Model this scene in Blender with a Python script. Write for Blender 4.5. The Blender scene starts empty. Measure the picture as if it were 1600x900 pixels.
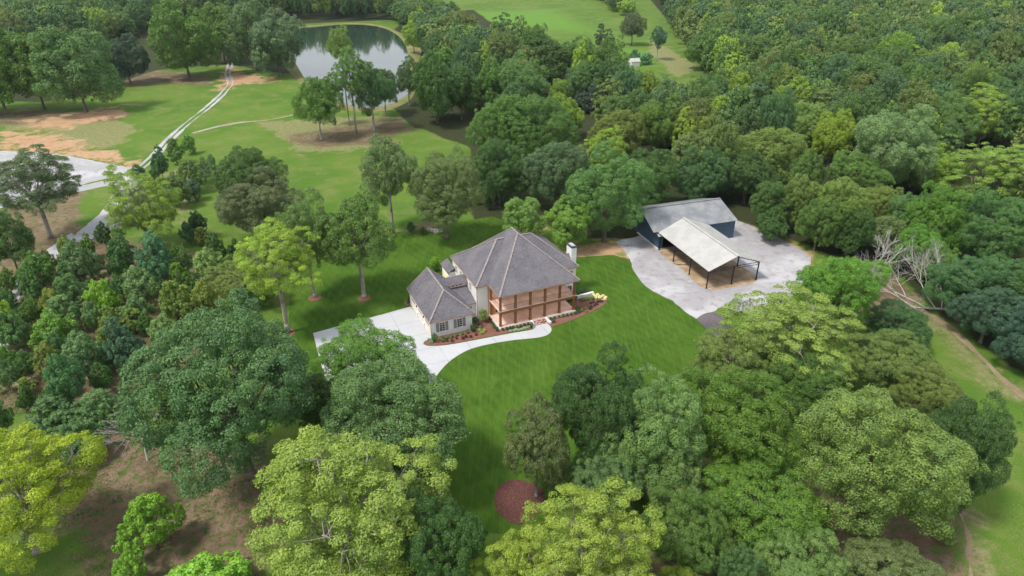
import bpy, math, random
import numpy as np
from mathutils import Vector, Matrix
from mathutils.geometry import tessellate_polygon

# ------------------------------------------------------------------ camera, sky, sun, exposure
SC = bpy.context.scene
CAM_H, PITCH, FPX = 62.0, math.radians(28.5), 1067.0
cam_data = bpy.data.cameras.new("camera"); cam = bpy.data.objects.new("camera", cam_data)
SC.collection.objects.link(cam); SC.camera = cam
cam.location = (0, 0, CAM_H); cam.rotation_euler = (math.pi/2 - PITCH, 0, 0)
cam_data.sensor_width = 36; cam_data.lens = 36*FPX/1600; cam_data.clip_end = 20000; cam_data.clip_start = 0.5
SUN_EL, SUN_AZ = math.radians(60), math.radians(-120)       # azimuth from +Y, negative = left
w = bpy.data.worlds.new("World"); SC.world = w; w.use_nodes = True
nt = w.node_tree; nt.nodes.clear()
sky = nt.nodes.new('ShaderNodeTexSky'); sky.sky_type = 'NISHITA'; sky.sun_disc = False
sky.sun_elevation = SUN_EL; sky.sun_rotation = SUN_AZ; sky.altitude = 200; sky.dust_density = 3.0; sky.air_density = 1.0
bg = nt.nodes.new('ShaderNodeBackground'); bg.inputs[1].default_value = 0.08
wo = nt.nodes.new('ShaderNodeOutputWorld')
# broken cloud deck over the blue
tcw = nt.nodes.new('ShaderNodeTexCoord'); nzw = nt.nodes.new('ShaderNodeTexNoise')
nzw.inputs['Scale'].default_value = 2.6; nzw.inputs['Detail'].default_value = 6; nzw.inputs['Roughness'].default_value = .55
rw = nt.nodes.new('ShaderNodeValToRGB'); rw.color_ramp.elements[0].position = .26; rw.color_ramp.elements[1].position = .46
mxw = nt.nodes.new('ShaderNodeMix'); mxw.data_type = 'RGBA'
mxw.inputs[7].default_value = (11.0, 11.5, 12.4, 1)
nt.links.new(tcw.outputs['Generated'], nzw.inputs['Vector']); nt.links.new(nzw.outputs[0], rw.inputs[0])
nt.links.new(rw.outputs[0], mxw.inputs[0]); nt.links.new(sky.outputs[0], mxw.inputs[6])
nt.links.new(mxw.outputs[2], bg.inputs[0]); nt.links.new(bg.outputs[0], wo.inputs[0])
sd = bpy.data.lights.new("sun", 'SUN'); sd.energy = 3.4; sd.angle = math.radians(11); sd.color = (1, .95, .86)
sun = bpy.data.objects.new("sun", sd); SC.collection.objects.link(sun)
sdir = Vector((math.sin(SUN_AZ)*math.cos(SUN_EL), math.cos(SUN_AZ)*math.cos(SUN_EL), math.sin(SUN_EL)))
sun.rotation_euler = sdir.to_track_quat('Z', 'Y').to_euler(); sun.location = (0, 0, 200)
SC.view_settings.view_transform = 'Standard'; SC.view_settings.look = 'None'
SC.view_settings.exposure = 0.24; SC.view_settings.gamma = 1
SC.render.engine = 'CYCLES'
SC.cycles.max_bounces = 5; SC.cycles.diffuse_bounces = 3; SC.cycles.glossy_bounces = 2; SC.cycles.transmission_bounces = 2
SC.cycles.use_denoising = True; SC.cycles.denoiser = 'OPENIMAGEDENOISE'; SC.cycles.denoising_input_passes = 'RGB_ALBEDO_NORMAL'

COL = SC.collection

# ------------------------------------------------------------------ helpers
def at(px, py, z=0.0):
    X = (px-800)/FPX; Y = -(py-450)/FPX
    d = np.array([X, math.cos(PITCH)+Y*math.sin(PITCH), -math.sin(PITCH)+Y*math.cos(PITCH)])
    k = (z-CAM_H)/d[2]
    return np.array([d[0]*k, d[1]*k, z])
def pr(x, y, z):
    v = z-CAM_H
    dep = y*math.cos(PITCH)-v*math.sin(PITCH); up = y*math.sin(PITCH)+v*math.cos(PITCH)
    return 800+FPX*x/dep, 450-FPX*up/dep, dep

def tag(o, label=None, cat=None, group=None, kind=None):
    if label: o['label'] = label
    if cat: o['category'] = cat
    if group: o['group'] = group
    if kind: o['kind'] = kind
    return o
def empty(name, loc, rz=0, label=None, cat=None, group=None):
    o = bpy.data.objects.new(name, None); COL.objects.link(o); o.empty_display_size = .3
    o.location = loc; o.rotation_euler = (0, 0, rz)
    return tag(o, label, cat, group)
def link(name, me, parent=None, loc=None):
    o = bpy.data.objects.new(name, me); COL.objects.link(o)
    if parent is not None: o.parent = parent
    if loc is not None: o.location = loc
    return o
def children(o): return [c for c in bpy.data.objects if c.parent is o]

def np_mesh(name, verts, faces, mats, fattr=None, vattr=None, smooth=False):
    """faces: (n,4) or (n,3) int array"""
    me = bpy.data.meshes.new(name)
    verts = np.asarray(verts, np.float32); faces = np.asarray(faces, np.int32)
    k = faces.shape[1]; n = len(faces)
    me.vertices.add(len(verts)); me.vertices.foreach_set('co', verts.ravel())
    me.loops.add(n*k); me.loops.foreach_set('vertex_index', faces.ravel())
    me.polygons.add(n); me.polygons.foreach_set('loop_start', np.arange(0, n*k, k, dtype=np.int32))
    me.polygons.foreach_set('loop_total', np.full(n, k, np.int32))
    if smooth: me.polygons.foreach_set('use_smooth', np.ones(n, bool))
    me.update(calc_edges=True)
    for m in mats: me.materials.append(m)
    for nm, arr in (fattr or {}).items():
        a = me.attributes.new(nm, 'FLOAT', 'FACE'); a.data.foreach_set('value', np.asarray(arr, np.float32))
    for nm, arr in (vattr or {}).items():
        a = me.attributes.new(nm, 'FLOAT', 'POINT'); a.data.foreach_set('value', np.asarray(arr, np.float32))
    return me

class MB:
    def __init__(s): s.v = []; s.f = []
    def poly(s, pts):
        b = len(s.v); s.v += [tuple(p) for p in pts]; s.f.append(tuple(range(b, b+len(pts)))); return s
    def box(s, x0, x1, y0, y1, z0, z1):
        b = len(s.v)
        s.v += [(x0,y0,z0),(x1,y0,z0),(x1,y1,z0),(x0,y1,z0),(x0,y0,z1),(x1,y0,z1),(x1,y1,z1),(x0,y1,z1)]
        s.f += [tuple(b+i for i in q) for q in ((0,3,2,1),(4,5,6,7),(0,1,5,4),(1,2,6,5),(2,3,7,6),(3,0,4,7))]
        return s
    def slab(s, pts, t):
        """sloped plate: pts counter-clockwise from above, thickness t downwards"""
        n = len(pts); b = len(s.v)
        s.v += [tuple(p) for p in pts]+[(p[0], p[1], p[2]-t) for p in pts]
        s.f.append(tuple(range(b, b+n))); s.f.append(tuple(range(b+2*n-1, b+n-1, -1)))
        for i in range(n):
            j = (i+1) % n; s.f.append((b+i, b+n+i, b+n+j, b+j))
        return s
    def tube(s, p, q, r0, r1=None, n=6, caps=True):
        r1 = r0 if r1 is None else r1
        p = Vector(p); q = Vector(q); d = (q-p)
        if d.length < 1e-6: return s
        d.normalize(); a = d.orthogonal().normalized(); c = d.cross(a); b = len(s.v)
        for (o, r) in ((p, r0), (q, r1)):
            for i in range(n):
                t = 2*math.pi*i/n; s.v.append(tuple(o+(a*math.cos(t)+c*math.sin(t))*r))
        for i in range(n):
            j = (i+1) % n; s.f.append((b+i, b+j, b+n+j, b+n+i))
        if caps: s.f.append(tuple(range(b+n-1, b-1, -1))); s.f.append(tuple(range(b+n, b+2*n)))
        return s
    def bar(s, p, q, w, h):
        p = Vector(p); q = Vector(q); d = (q-p).normalized()
        up = Vector((0,0,1)) if abs(d.z) < .95 else Vector((0,1,0))
        sx = d.cross(up).normalized()*w/2; sz = sx.cross(d).normalized()*h/2; b = len(s.v)
        for o in (p, q):
            for (i, j) in ((-1,-1),(1,-1),(1,1),(-1,1)): s.v.append(tuple(o+sx*i+sz*j))
        s.f += [tuple(b+i for i in t) for t in ((0,1,2,3),(7,6,5,4),(0,4,5,1),(1,5,6,2),(2,6,7,3),(3,7,4,0))]
        return s
    def build(s, name, mat, parent=None, smooth=False):
        me = bpy.data.meshes.new(name); me.from_pydata(s.v, [], s.f); me.update()
        me.materials.append(mat)
        if smooth:
            for p in me.polygons: p.use_smooth = True
        return link(name, me, parent)

# ------------------------------------------------------------------ materials
def newmat(name):
    m = bpy.data.materials.new(name); m.use_nodes = True; n = m.node_tree; n.nodes.clear()
    out = n.nodes.new('ShaderNodeOutputMaterial'); b = n.nodes.new('ShaderNodeBsdfPrincipled')
    n.links.new(b.outputs[0], out.inputs[0]); return m, n, b, out
def N(n, t, **kw):
    x = n.nodes.new(t)
    for k, v in kw.items():
        if k.startswith('i_'): x.inputs[k[2:].replace('_', ' ')].default_value = v
        else: setattr(x, k, v)
    return x
def mixc(n, fac, a, b, blend='MIX'):
    m = n.nodes.new('ShaderNodeMix'); m.data_type = 'RGBA'; m.blend_type = blend
    for i, v in ((0, fac), (6, a), (7, b)):
        if hasattr(v, 'is_linked') or hasattr(v, 'links'): n.links.new(v, m.inputs[i])
        elif i == 0: m.inputs[0].default_value = v
        else: m.inputs[i].default_value = (*v[:3], 1)
    return m.outputs[2]
def math_(n, op, a, b=0.0, c=None, clamp=False):
    m = n.nodes.new('ShaderNodeMath'); m.operation = op; m.use_clamp = clamp
    for i, v in enumerate((a, b, c)):
        if v is None: continue
        if hasattr(v, 'links'): n.links.new(v, m.inputs[i])
        else: m.inputs[i].default_value = v
    return m.outputs[0]
def ramp(n, fac, a, b, lo=0.0, hi=1.0):
    m = n.nodes.new('ShaderNodeMapRange'); m.interpolation_type = 'SMOOTHSTEP'
    n.links.new(fac, m.inputs[0]); m.inputs[1].default_value = a; m.inputs[2].default_value = b
    m.inputs[3].default_value = lo; m.inputs[4].default_value = hi; return m.outputs[0]
def noise(n, co, scale, detail=4, rough=.55, dist=0.0):
    t = n.nodes.new('ShaderNodeTexNoise'); n.links.new(co, t.inputs['Vector'])
    t.inputs['Scale'].default_value = scale; t.inputs['Detail'].default_value = detail
    t.inputs['Roughness'].default_value = rough; t.inputs['Distortion'].default_value = dist
    return t.outputs[0]
def bump(n, b, h, strength=.4, dist=.05):
    x = n.nodes.new('ShaderNodeBump'); x.inputs['Strength'].default_value = strength; x.inputs['Distance'].default_value = dist
    n.links.new(h, x.inputs['Height']); n.links.new(x.outputs[0], b.inputs['Normal'])
def simple(name, c1, c2=None, scale=3.0, rough=.7, spec=.3, bs=.2, bd=.02, metallic=0, detail=5, lo=.35, hi=.65, stretch=None, coord='Object'):
    m, n, b, _ = newmat(name)
    tc = n.nodes.new('ShaderNodeTexCoord'); co = tc.outputs[coord]
    if stretch:
        mp = n.nodes.new('ShaderNodeMapping'); mp.inputs['Scale'].default_value = stretch; n.links.new(co, mp.inputs[0]); co = mp.outputs[0]
    t = noise(n, co, scale, detail)
    n.links.new(mixc(n, ramp(n, t, lo, hi), c1, c2 or c1), b.inputs['Base Color'])
    b.inputs['Roughness'].default_value = rough; b.inputs['Specular IOR Level'].default_value = spec; b.inputs['Metallic'].default_value = metallic
    if bs: bump(n, b, t, bs, bd)
    return m

M = {}
M['concrete'] = simple('concrete', (.62,.63,.64), (.72,.73,.74), .35, .85, .2, .1)
M['white_paint'] = simple('white_painted_brick', (.78,.775,.76), (.84,.835,.82), 1.2, .75, .3, 0)
M['stucco'] = simple('white_stucco', (.76,.76,.76), (.82,.82,.81), .8, .8, .3, 0)
M['timber'] = simple('stained_timber', (.20,.085,.040), (.30,.135,.065), 3, .6, .3, .2, stretch=(4,4,.4))
M['fascia'] = simple('copper_fascia', (.38,.22,.17), (.46,.28,.21), 2, .5, .4, 0)
M['shutter'] = simple('grey_shutter', (.26,.255,.24), (.31,.305,.29), 4, .6)
M['glass'] = simple('window_glass', (.02,.025,.03), (.04,.05,.06), .8, .06, .8, 0)
M['garage'] = simple('garage_door_paint', (.72,.66,.58), (.78,.72,.65), 1, .55)
M['pink_floor'] = simple('porch_brick_floor', (.58,.38,.31), (.68,.50,.43), .9, .8, .2, 0)
M['peach_wall'] = simple('porch_brick_wall', (.78,.54,.40), (.84,.62,.48), 1.1, .8, .2, 0)
M['brick_step'] = simple('brick_steps', (.20,.075,.05), (.55,.42,.38), 3.2, .85, .2, .3, lo=.42, hi=.6)
M['cable'] = simple('dark_metal', (.03,.03,.035), (.05,.05,.055), 3, .5)
M['mulch'] = simple('red_mulch', (.13,.060,.045), (.26,.135,.10), 9, .95, .05, .8, .05, detail=8)
M['mulch_dark'] = simple('brown_mulch', (.080,.036,.032), (.145,.068,.058), 7, .95, .05, .8, .05, detail=8)
M['steel'] = simple('carport_steel', (.012,.014,.02), (.02,.022,.03), 3, .5)
M['navy'] = simple('navy_siding', (.055,.095,.150), (.075,.120,.180), 1.2, .6, .3, 0)
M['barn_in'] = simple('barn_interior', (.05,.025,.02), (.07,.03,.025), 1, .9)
M['tan'] = simple('tan_ground', (.30,.20,.11), (.42,.33,.24), .5, .95, .05, .3, detail=8)
M['rock'] = simple('pale_rock', (.30,.24,.21), (.55,.50,.47), 1.5, .9, .2, .5, .1)
M['white_rock'] = simple('white_stone', (.62,.60,.58), (.8,.79,.77), 2, .85, .2, .4, .05)
M['bark_pale'] = simple('pale_bark', (.24,.215,.18), (.38,.35,.31), 2, .9, .1, .5, stretch=(3,3,.6))
M['bark'] = simple('grey_brown_bark', (.10,.08,.06), (.20,.17,.14), 2, .9, .1, .5, stretch=(3,3,.6))
M['deadwood'] = simple('bleached_deadwood', (.34,.32,.30), (.50,.48,.46), 1.5, .85, .15, .3)
M['cap'] = simple('chimney_flashing', (.03,.035,.04), (.07,.08,.09), 2, .45)
M['metal_flue'] = simple('flue_steel', (.5,.52,.55), (.6,.62,.65), 2, .35, .5, 0, metallic=.6)

_m, _n, _b, _ = newmat('lamp_glow'); _b.inputs['Emission Color'].default_value = (1, .75, .45, 1); _b.inputs['Emission Strength'].default_value = 3; M['lamp'] = _m
def shingle(name, c1, c2, c3):
    m, n, b, _ = newmat(name); tc = N(n, 'ShaderNodeTexCoord'); co = tc.outputs['Object']
    big = noise(n, co, .35, 3); fine = noise(n, co, 5.5, 6, .7)
    mp = N(n, 'ShaderNodeMapping'); mp.inputs['Scale'].default_value = (1.6, 1.6, 9); n.links.new(co, mp.inputs[0])
    tabs = noise(n, mp.outputs[0], 1.1, 3, .6)
    c = mixc(n, ramp(n, big, .35, .65), c1, c2); c = mixc(n, ramp(n, tabs, .45, .68, 0, .6), c, c3)
    k = mixc(n, ramp(n, fine, .3, .7), (.72,.72,.72), (1.2,1.2,1.2)); c = mixc(n, 1.0, c, k, 'MULTIPLY')
    n.links.new(c, b.inputs['Base Color']); b.inputs['Roughness'].default_value = .85; b.inputs['Specular IOR Level'].default_value = .25
    bump(n, b, tabs, .5, .05); return m
M['shingle'] = shingle('grey_asphalt_shingle', (.112,.106,.125), (.148,.140,.156), (.190,.181,.194))
M['ridge'] = simple('ridge_shingle', (.22,.19,.19), (.34,.30,.29), 3.5, .85, .2, .3)

def seam_metal(name, c1, c2, spots=0.0, pitch=.6, axis=0):
    m, n, b, _ = newmat(name); tc = N(n, 'ShaderNodeTexCoord'); co = tc.outputs['Object']
    t = noise(n, co, .45, 6, .6); c = mixc(n, ramp(n, t, .38, .62), c1, c2)
    if spots:
        d = noise(n, co, .9, 7, .7); c = mixc(n, ramp(n, d, .58, .72, 0, spots), c, (.62,.60,.57))
    n.links.new(c, b.inputs['Base Color']); b.inputs['Roughness'].default_value = .45; b.inputs['Specular IOR Level'].default_value = .5
    wv = N(n, 'ShaderNodeTexWave'); wv.wave_type = 'BANDS'; wv.bands_direction = 'XY'[axis]; wv.inputs['Scale'].default_value = .314/pitch*1.0
    n.links.new(co, wv.inputs['Vector']); h = ramp(n, wv.outputs[0], .85, 1.0); bump(n, b, h, .5, .04); return m
M['tin_white'] = seam_metal('white_metal_roof', (.40,.395,.38), (.46,.45,.435), 0, .5, 1)
M['tin_grey'] = seam_metal('weathered_metal_roof', (.17,.18,.195), (.235,.24,.25), .30, .6, 0)

def gravel(name, c1, c2, c3, s=.25):
    m, n, b, _ = newmat(name); tc = N(n, 'ShaderNodeTexCoord'); co = tc.outputs['Object']
    big = noise(n, co, s*.35, 5, .6, .6); mid = noise(n, co, s*2.2, 6, .65); fine = noise(n, co, 6, 4, .8)
    c = mixc(n, ramp(n, big, .40, .62), c1, c2); c = mixc(n, ramp(n, mid, .48, .70, 0, .75), c, c3)
    k = mixc(n, ramp(n, fine, .25, .75), (.78,.78,.78), (1.15,1.15,1.15)); c = mixc(n, 1.0, c, k, 'MULTIPLY')
    n.links.new(c, b.inputs['Base Color']); b.inputs['Roughness'].default_value = .95; b.inputs['Specular IOR Level'].default_value = .1
    bump(n, b, fine, .5, .05); return m
M['gravel'] = gravel('grey_gravel', (.33,.32,.34), (.46,.455,.475), (.25,.215,.20))
M['gravel_road'] = gravel('pale_gravel', (.34,.34,.355), (.44,.44,.46), (.27,.25,.22))
M['asphalt'] = gravel('dark_asphalt', (.10,.09,.10), (.14,.12,.13), (.17,.14,.14))
M['dirt_path'] = gravel('bare_dirt', (.25,.185,.125), (.31,.235,.165), (.13,.155,.055))
M['pale_dirt'] = gravel('pale_bare_dirt', (.34,.31,.25), (.27,.23,.16), (.13,.165,.06))

# leaves: colour comes from the object, varied per clump and per leaf
def leafmat(name, instanced=False):
    m, n, b, out = newmat(name)
    if instanced:
        a = N(n, 'ShaderNodeAttribute', attribute_type='INSTANCER', attribute_name='tint'); base = a.outputs['Color']
    else:
        base = N(n, 'ShaderNodeObjectInfo').outputs['Color']
    cv = N(n, 'ShaderNodeAttribute', attribute_type='GEOMETRY', attribute_name='clump').outputs['Fac']
    lv = N(n, 'ShaderNodeAttribute', attribute_type='GEOMETRY', attribute_name='leaf').outputs['Fac']
    k = mixc(n, cv, (.80,.86,.90), (1.24,1.18,1.0)); c = mixc(n, 1.0, base, k, 'MULTIPLY')
    k2 = mixc(n, lv, (.82,.84,.88), (1.20,1.18,1.08)); c = mixc(n, 1.0, c, k2, 'MULTIPLY')
    n.links.new(c, b.inputs['Base Color']); b.inputs['Roughness'].default_value = .5; b.inputs['Specular IOR Level'].default_value = .35
    tr = n.nodes.new('ShaderNodeBsdfTranslucent'); tc = mixc(n, 1.0, c, (1.1,1.25,.5), 'MULTIPLY'); n.links.new(tc, tr.inputs[0])
    mx = n.nodes.new('ShaderNodeMixShader'); mx.inputs[0].default_value = .20
    n.links.new(b.outputs[0], mx.inputs[1]); n.links.new(tr.outputs[0], mx.inputs[2]); n.links.new(mx.outputs[0], out.inputs[0])
    return m
M['leaf'] = leafmat('leaves'); M['leaf_far'] = leafmat('leaves_far', True)

# ------------------------------------------------------------------ crowns (unit size: radius 1, centre at origin)
def unit(v): return v/np.maximum(np.linalg.norm(v, axis=-1, keepdims=True), 1e-9)
def crown_data(seed, n_leaf, leaf, clump=.13, boughs=13, br=.36, spread=.66, flat=.0, cone=0.0, up=.35, stray=.05, loose=0.0, nj=.62, core=.40):
    """boughs carry clumps, clumps carry leaf-sized faces; returns mesh arrays + bough and clump centres"""
    r = np.random.default_rng(seed)
    k = np.arange(boughs)+.5; ph = np.arccos(1-1.62*k/boughs); th = np.pi*(1+5**.5)*k+r.uniform(0, 6.28)
    D = np.c_[np.cos(th)*np.sin(ph), np.sin(th)*np.sin(ph), np.cos(ph)]
    D = unit(D+r.normal(0, .16, D.shape))
    BC = D*(spread*r.uniform(.70, 1.22, (boughs, 1))); BR = br*r.uniform(.7, 1.3, boughs)
    if cone:
        zz = BC[:, 2]; s = np.clip(1-(zz+.6)/1.6*cone, .15, 1.1); BC[:, :2] *= s[:, None]; BR *= np.clip(s, .55, 1)
    BC = np.vstack([BC, [[0, 0, -.12]]]); BR = np.append(BR, core)
    cs = []; cb = []
    for i, (c, R) in enumerate(zip(BC, BR)):
        m = int(9*(R/clump)**2*1.3)
        d = unit(r.normal(size=(m, 3))+D[min(i, boughs-1)]*.45*(i < boughs)); p = c+d*R*r.uniform(.86, 1.06, (m, 1))
        ok = np.ones(m, bool)
        for j, (c2, R2) in enumerate(zip(BC, BR)):
            if j != i: ok &= np.linalg.norm(p-c2, axis=1) > R2*.86
        ok &= p[:, 2] > -.82
        cs.append(p[ok]); cb.append(d[ok])
    P = np.vstack(cs); Dp = np.vstack(cb); o = r.permutation(len(P)); P = P[o]; Dp = Dp[o]
    keep = []
    md = clump*(1.12+loose*.4)
    for i in range(len(P)):
        if not keep or np.min(np.sum((P[keep]-P[i])**2, axis=1)) > md*md: keep.append(i)
    P = P[keep]; Dp = Dp[keep]
    if loose: q = r.random(len(P)) > loose*.55; P = P[q]; Dp = Dp[q]
    ns = int(len(P)*stray)
    if ns:
        idx = r.integers(0, len(P), ns); P = np.vstack([P, P[idx]+Dp[idx]*r.uniform(.08, .18, (ns, 1))]); Dp = np.vstack([Dp, Dp[idx]])
    CR = clump*r.uniform(.60, 1.25, len(P)); CR[len(P)-ns:] *= .55
    cvar = np.clip(r.normal(.5, .22, len(P))+.25*Dp[:, 2]*0, 0, 1)
    ph0 = r.uniform(0, 6.28, 4); Fq = 1+.09*np.sin(P[:, 0]*3.1+ph0[0])*np.cos(P[:, 2]*2.7+ph0[1])+.09*np.sin(P[:, 1]*3.4+ph0[2]+P[:, 0])
    P = P*Fq[:, None]; P[:, :2] += np.array([math.cos(ph0[3]), math.sin(ph0[3])])*.06*(P[:, 2:3]+.3)
    sN = np.percentile(np.linalg.norm(P, axis=1), 95)/1.03; P = P/sN; BC = BC/sN
    wgt = CR**2; ids = r.choice(len(P), n_leaf, p=wgt/wgt.sum())
    d = unit(unit(r.normal(size=(n_leaf, 3)))+Dp[ids]*.5+np.array([0, 0, up])*1.3)
    lobes = 1+.16*np.sin(d[:, 0]*9+ids)*np.cos(d[:, 1]*9+ids*1.7)+.1*np.sin(d[:, 2]*11+ids*.6)
    pos = P[ids]+d*(CR[ids]*lobes)[:, None]*np.array([1, 1, 1-flat])*(1-.30*r.random((n_leaf, 1))**2.5)
    nrm = unit(d*.9+unit(r.normal(size=(n_leaf, 3)))*nj+np.array([0, 0, .12]))
    t = unit(np.cross(nrm, unit(r.normal(size=(n_leaf, 3))))); bt = np.cross(nrm, t)
    s = (leaf*r.uniform(.6, 1.35, n_leaf))[:, None]
    V = np.stack([pos-t*s, pos+bt*s*.62+nrm*s*.12, pos+t*s, pos-bt*s*.62-nrm*s*.1], 1).reshape(-1, 3)
    F = np.arange(n_leaf*4).reshape(-1, 4)
    return V, F, cvar[ids], r.random(n_leaf), BC, P

def limb(mb, p, q, r0, r1, rng, sag=.12, seg=4):
    p = Vector(p); q = Vector(q); L = (q-p).length
    mid = (p+q)/2+Vector((rng.uniform(-1, 1), rng.uniform(-1, 1), rng.uniform(0, 1)))*sag*L
    prev = p; pr_ = r0
    for i in range(1, seg+1):
        t = i/seg; c = p*(1-t)**2+mid*2*t*(1-t)+q*t*t; rr = r0+(r1-r0)*t
        mb.tube(prev, c, pr_, rr, 6 if r0 > .02 else 4, caps=(i == seg)); prev = c; pr_ = rr
def trunk_mesh(name, seed, BC, P, base, mat, r0=.05, twigs=25, bare=0, forks=1):
    rng = random.Random(seed); mb = MB()
    z0 = -.55
    foot = Vector((0, 0, base))
    mb.tube(foot, foot+Vector((0, 0, .12)), r0*1.5, r0*1.08, 8)
    tops = []
    for k in range(forks):
        a = rng.uniform(0, 6.28); off = .10*(forks > 1)
        top = Vector((math.cos(a+k*2.4)*off*2, math.sin(a+k*2.4)*off*2, -.22+rng.uniform(0, .15)))
        fork = Vector((0, 0, z0-.25)); limb(mb, foot+Vector((0, 0, .11)), fork, r0*1.06, r0*.9, rng, .02, 3)
        limb(mb, fork, top, r0*(.85 if forks == 1 else .6), r0*.35, rng, .06, 4); tops.append((fork, top))
    for i, c in enumerate(BC[:-1]):
        f, t = tops[i % forks]; k = rng.uniform(.1, .75) if c[2] > -.2 else rng.uniform(0, .35)
        s = f.lerp(t, k); limb(mb, s, Vector(c)*1.02, r0*.5*(1-.5*k), r0*.16, rng, .12, 4)
        near = sorted(P, key=lambda p: (p[0]-c[0])**2+(p[1]-c[1])**2+(p[2]-c[2])**2)[:14]
        for p in rng.sample(near, min(len(near), max(1, twigs//len(BC)))):
            limb(mb, s.lerp(Vector(c), rng.uniform(.45, 1)), Vector(p)*.97, r0*.13, r0*.04, rng, .1, 2)
    for j in range(bare):                                   # a few bare snags showing through the leaves
        p = Vector(P[rng.randrange(len(P))])
        if p.z < -.1: continue
        c = min(BC[:-1], key=lambda c_: (Vector(c_)-p).length)
        q = p*rng.uniform(1.0, 1.10); limb(mb, Vector(c), q, r0*.14, r0*.04, rng, .12, 3)
        limb(mb, Vector(c).lerp(q, .6), q+Vector((rng.uniform(-.08, .08), rng.uniform(-.08, .08), rng.uniform(-.03, .05))), r0*.08, r0*.03, rng, .1, 2)
    me = bpy.data.meshes.new(name); me.from_pydata(mb.v, [], mb.f); me.update(); me.materials.append(mat)
    for p in me.polygons: p.use_smooth = True
    return me

PROTO = {}
def proto(kind, i, **kw):
    base = kw.pop('base'); tr = kw.pop('trunk'); mat = kw.pop('leafmat', M['leaf'])
    V, F, cv, lv, BC, P = crown_data(**kw)
    me = np_mesh('%s_crown' % kind, V, F, [mat], {'clump': cv, 'leaf': lv})
    tm = trunk_mesh('%s_trunk' % kind, i*7+3, BC, [tuple(p) for p in P], base, **tr)
    PROTO.setdefault(kind, []).append((me, tm, base))
for i in range(4):
    proto('oak', i, seed=10+i, n_leaf=130000, leaf=.0115, clump=.098, boughs=26, br=.255, spread=.76, core=.60, up=.35, stray=.07, base=-1.3,
          trunk=dict(mat=M['bark'], r0=.05, twigs=50))
for i in range(3):
    proto('pecan', i, seed=30+i, n_leaf=95000, leaf=.0115, clump=.12, boughs=19, br=.29, spread=.72, up=.5, stray=.16, loose=.28, flat=.2, base=-1.3,
          trunk=dict(mat=M['bark_pale'], r0=.05, twigs=150, bare=9, forks=2))
for i in range(3):
    proto('lawn', i, seed=50+i, n_leaf=52000, leaf=.0168, clump=.13, boughs=15, br=.33, spread=.68, up=.35, stray=.12, loose=.15, base=-1.7,
          trunk=dict(mat=M['bark_pale'], r0=.05, twigs=90, bare=4, forks=2))
for i in range(4):
    proto('mid', i, seed=70+i, n_leaf=38000, leaf=.0215, clump=.135, boughs=18, br=.29, spread=.73, core=.52, up=.4, stray=.10, base=-1.3,
          trunk=dict(mat=M['bark'], r0=.04, twigs=20))
for i in range(4):
    proto('young', i, seed=90+i, n_leaf=14000, leaf=.033, clump=.13, boughs=16, br=.31, spread=.68, cone=.80, up=.35, stray=.30, base=-1.08,
          trunk=dict(mat=M['bark'], r0=.03, twigs=14))
for i in range(2):
    proto('cone', i, seed=110+i, n_leaf=7000, leaf=.045, clump=.16, boughs=12, br=.36, spread=.62, cone=.95, up=.3, stray=.15, base=-1.05,
          trunk=dict(mat=M['bark'], r0=.03, twigs=10))
for i in range(2):
    proto('pine', i, seed=130+i, n_leaf=11000, leaf=.034, clump=.17, boughs=13, br=.28, spread=.74, flat=.4, up=.6, stray=.12, loose=.25, base=-1.6,
          trunk=dict(mat=M['bark'], r0=.035, twigs=30))
for i in range(3):
    proto('bush', i, seed=150+i, n_leaf=420, leaf=.17, clump=.26, boughs=6, br=.5, spread=.5, base=-.9, trunk=dict(mat=M['bark'], r0=.05, twigs=2))

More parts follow.
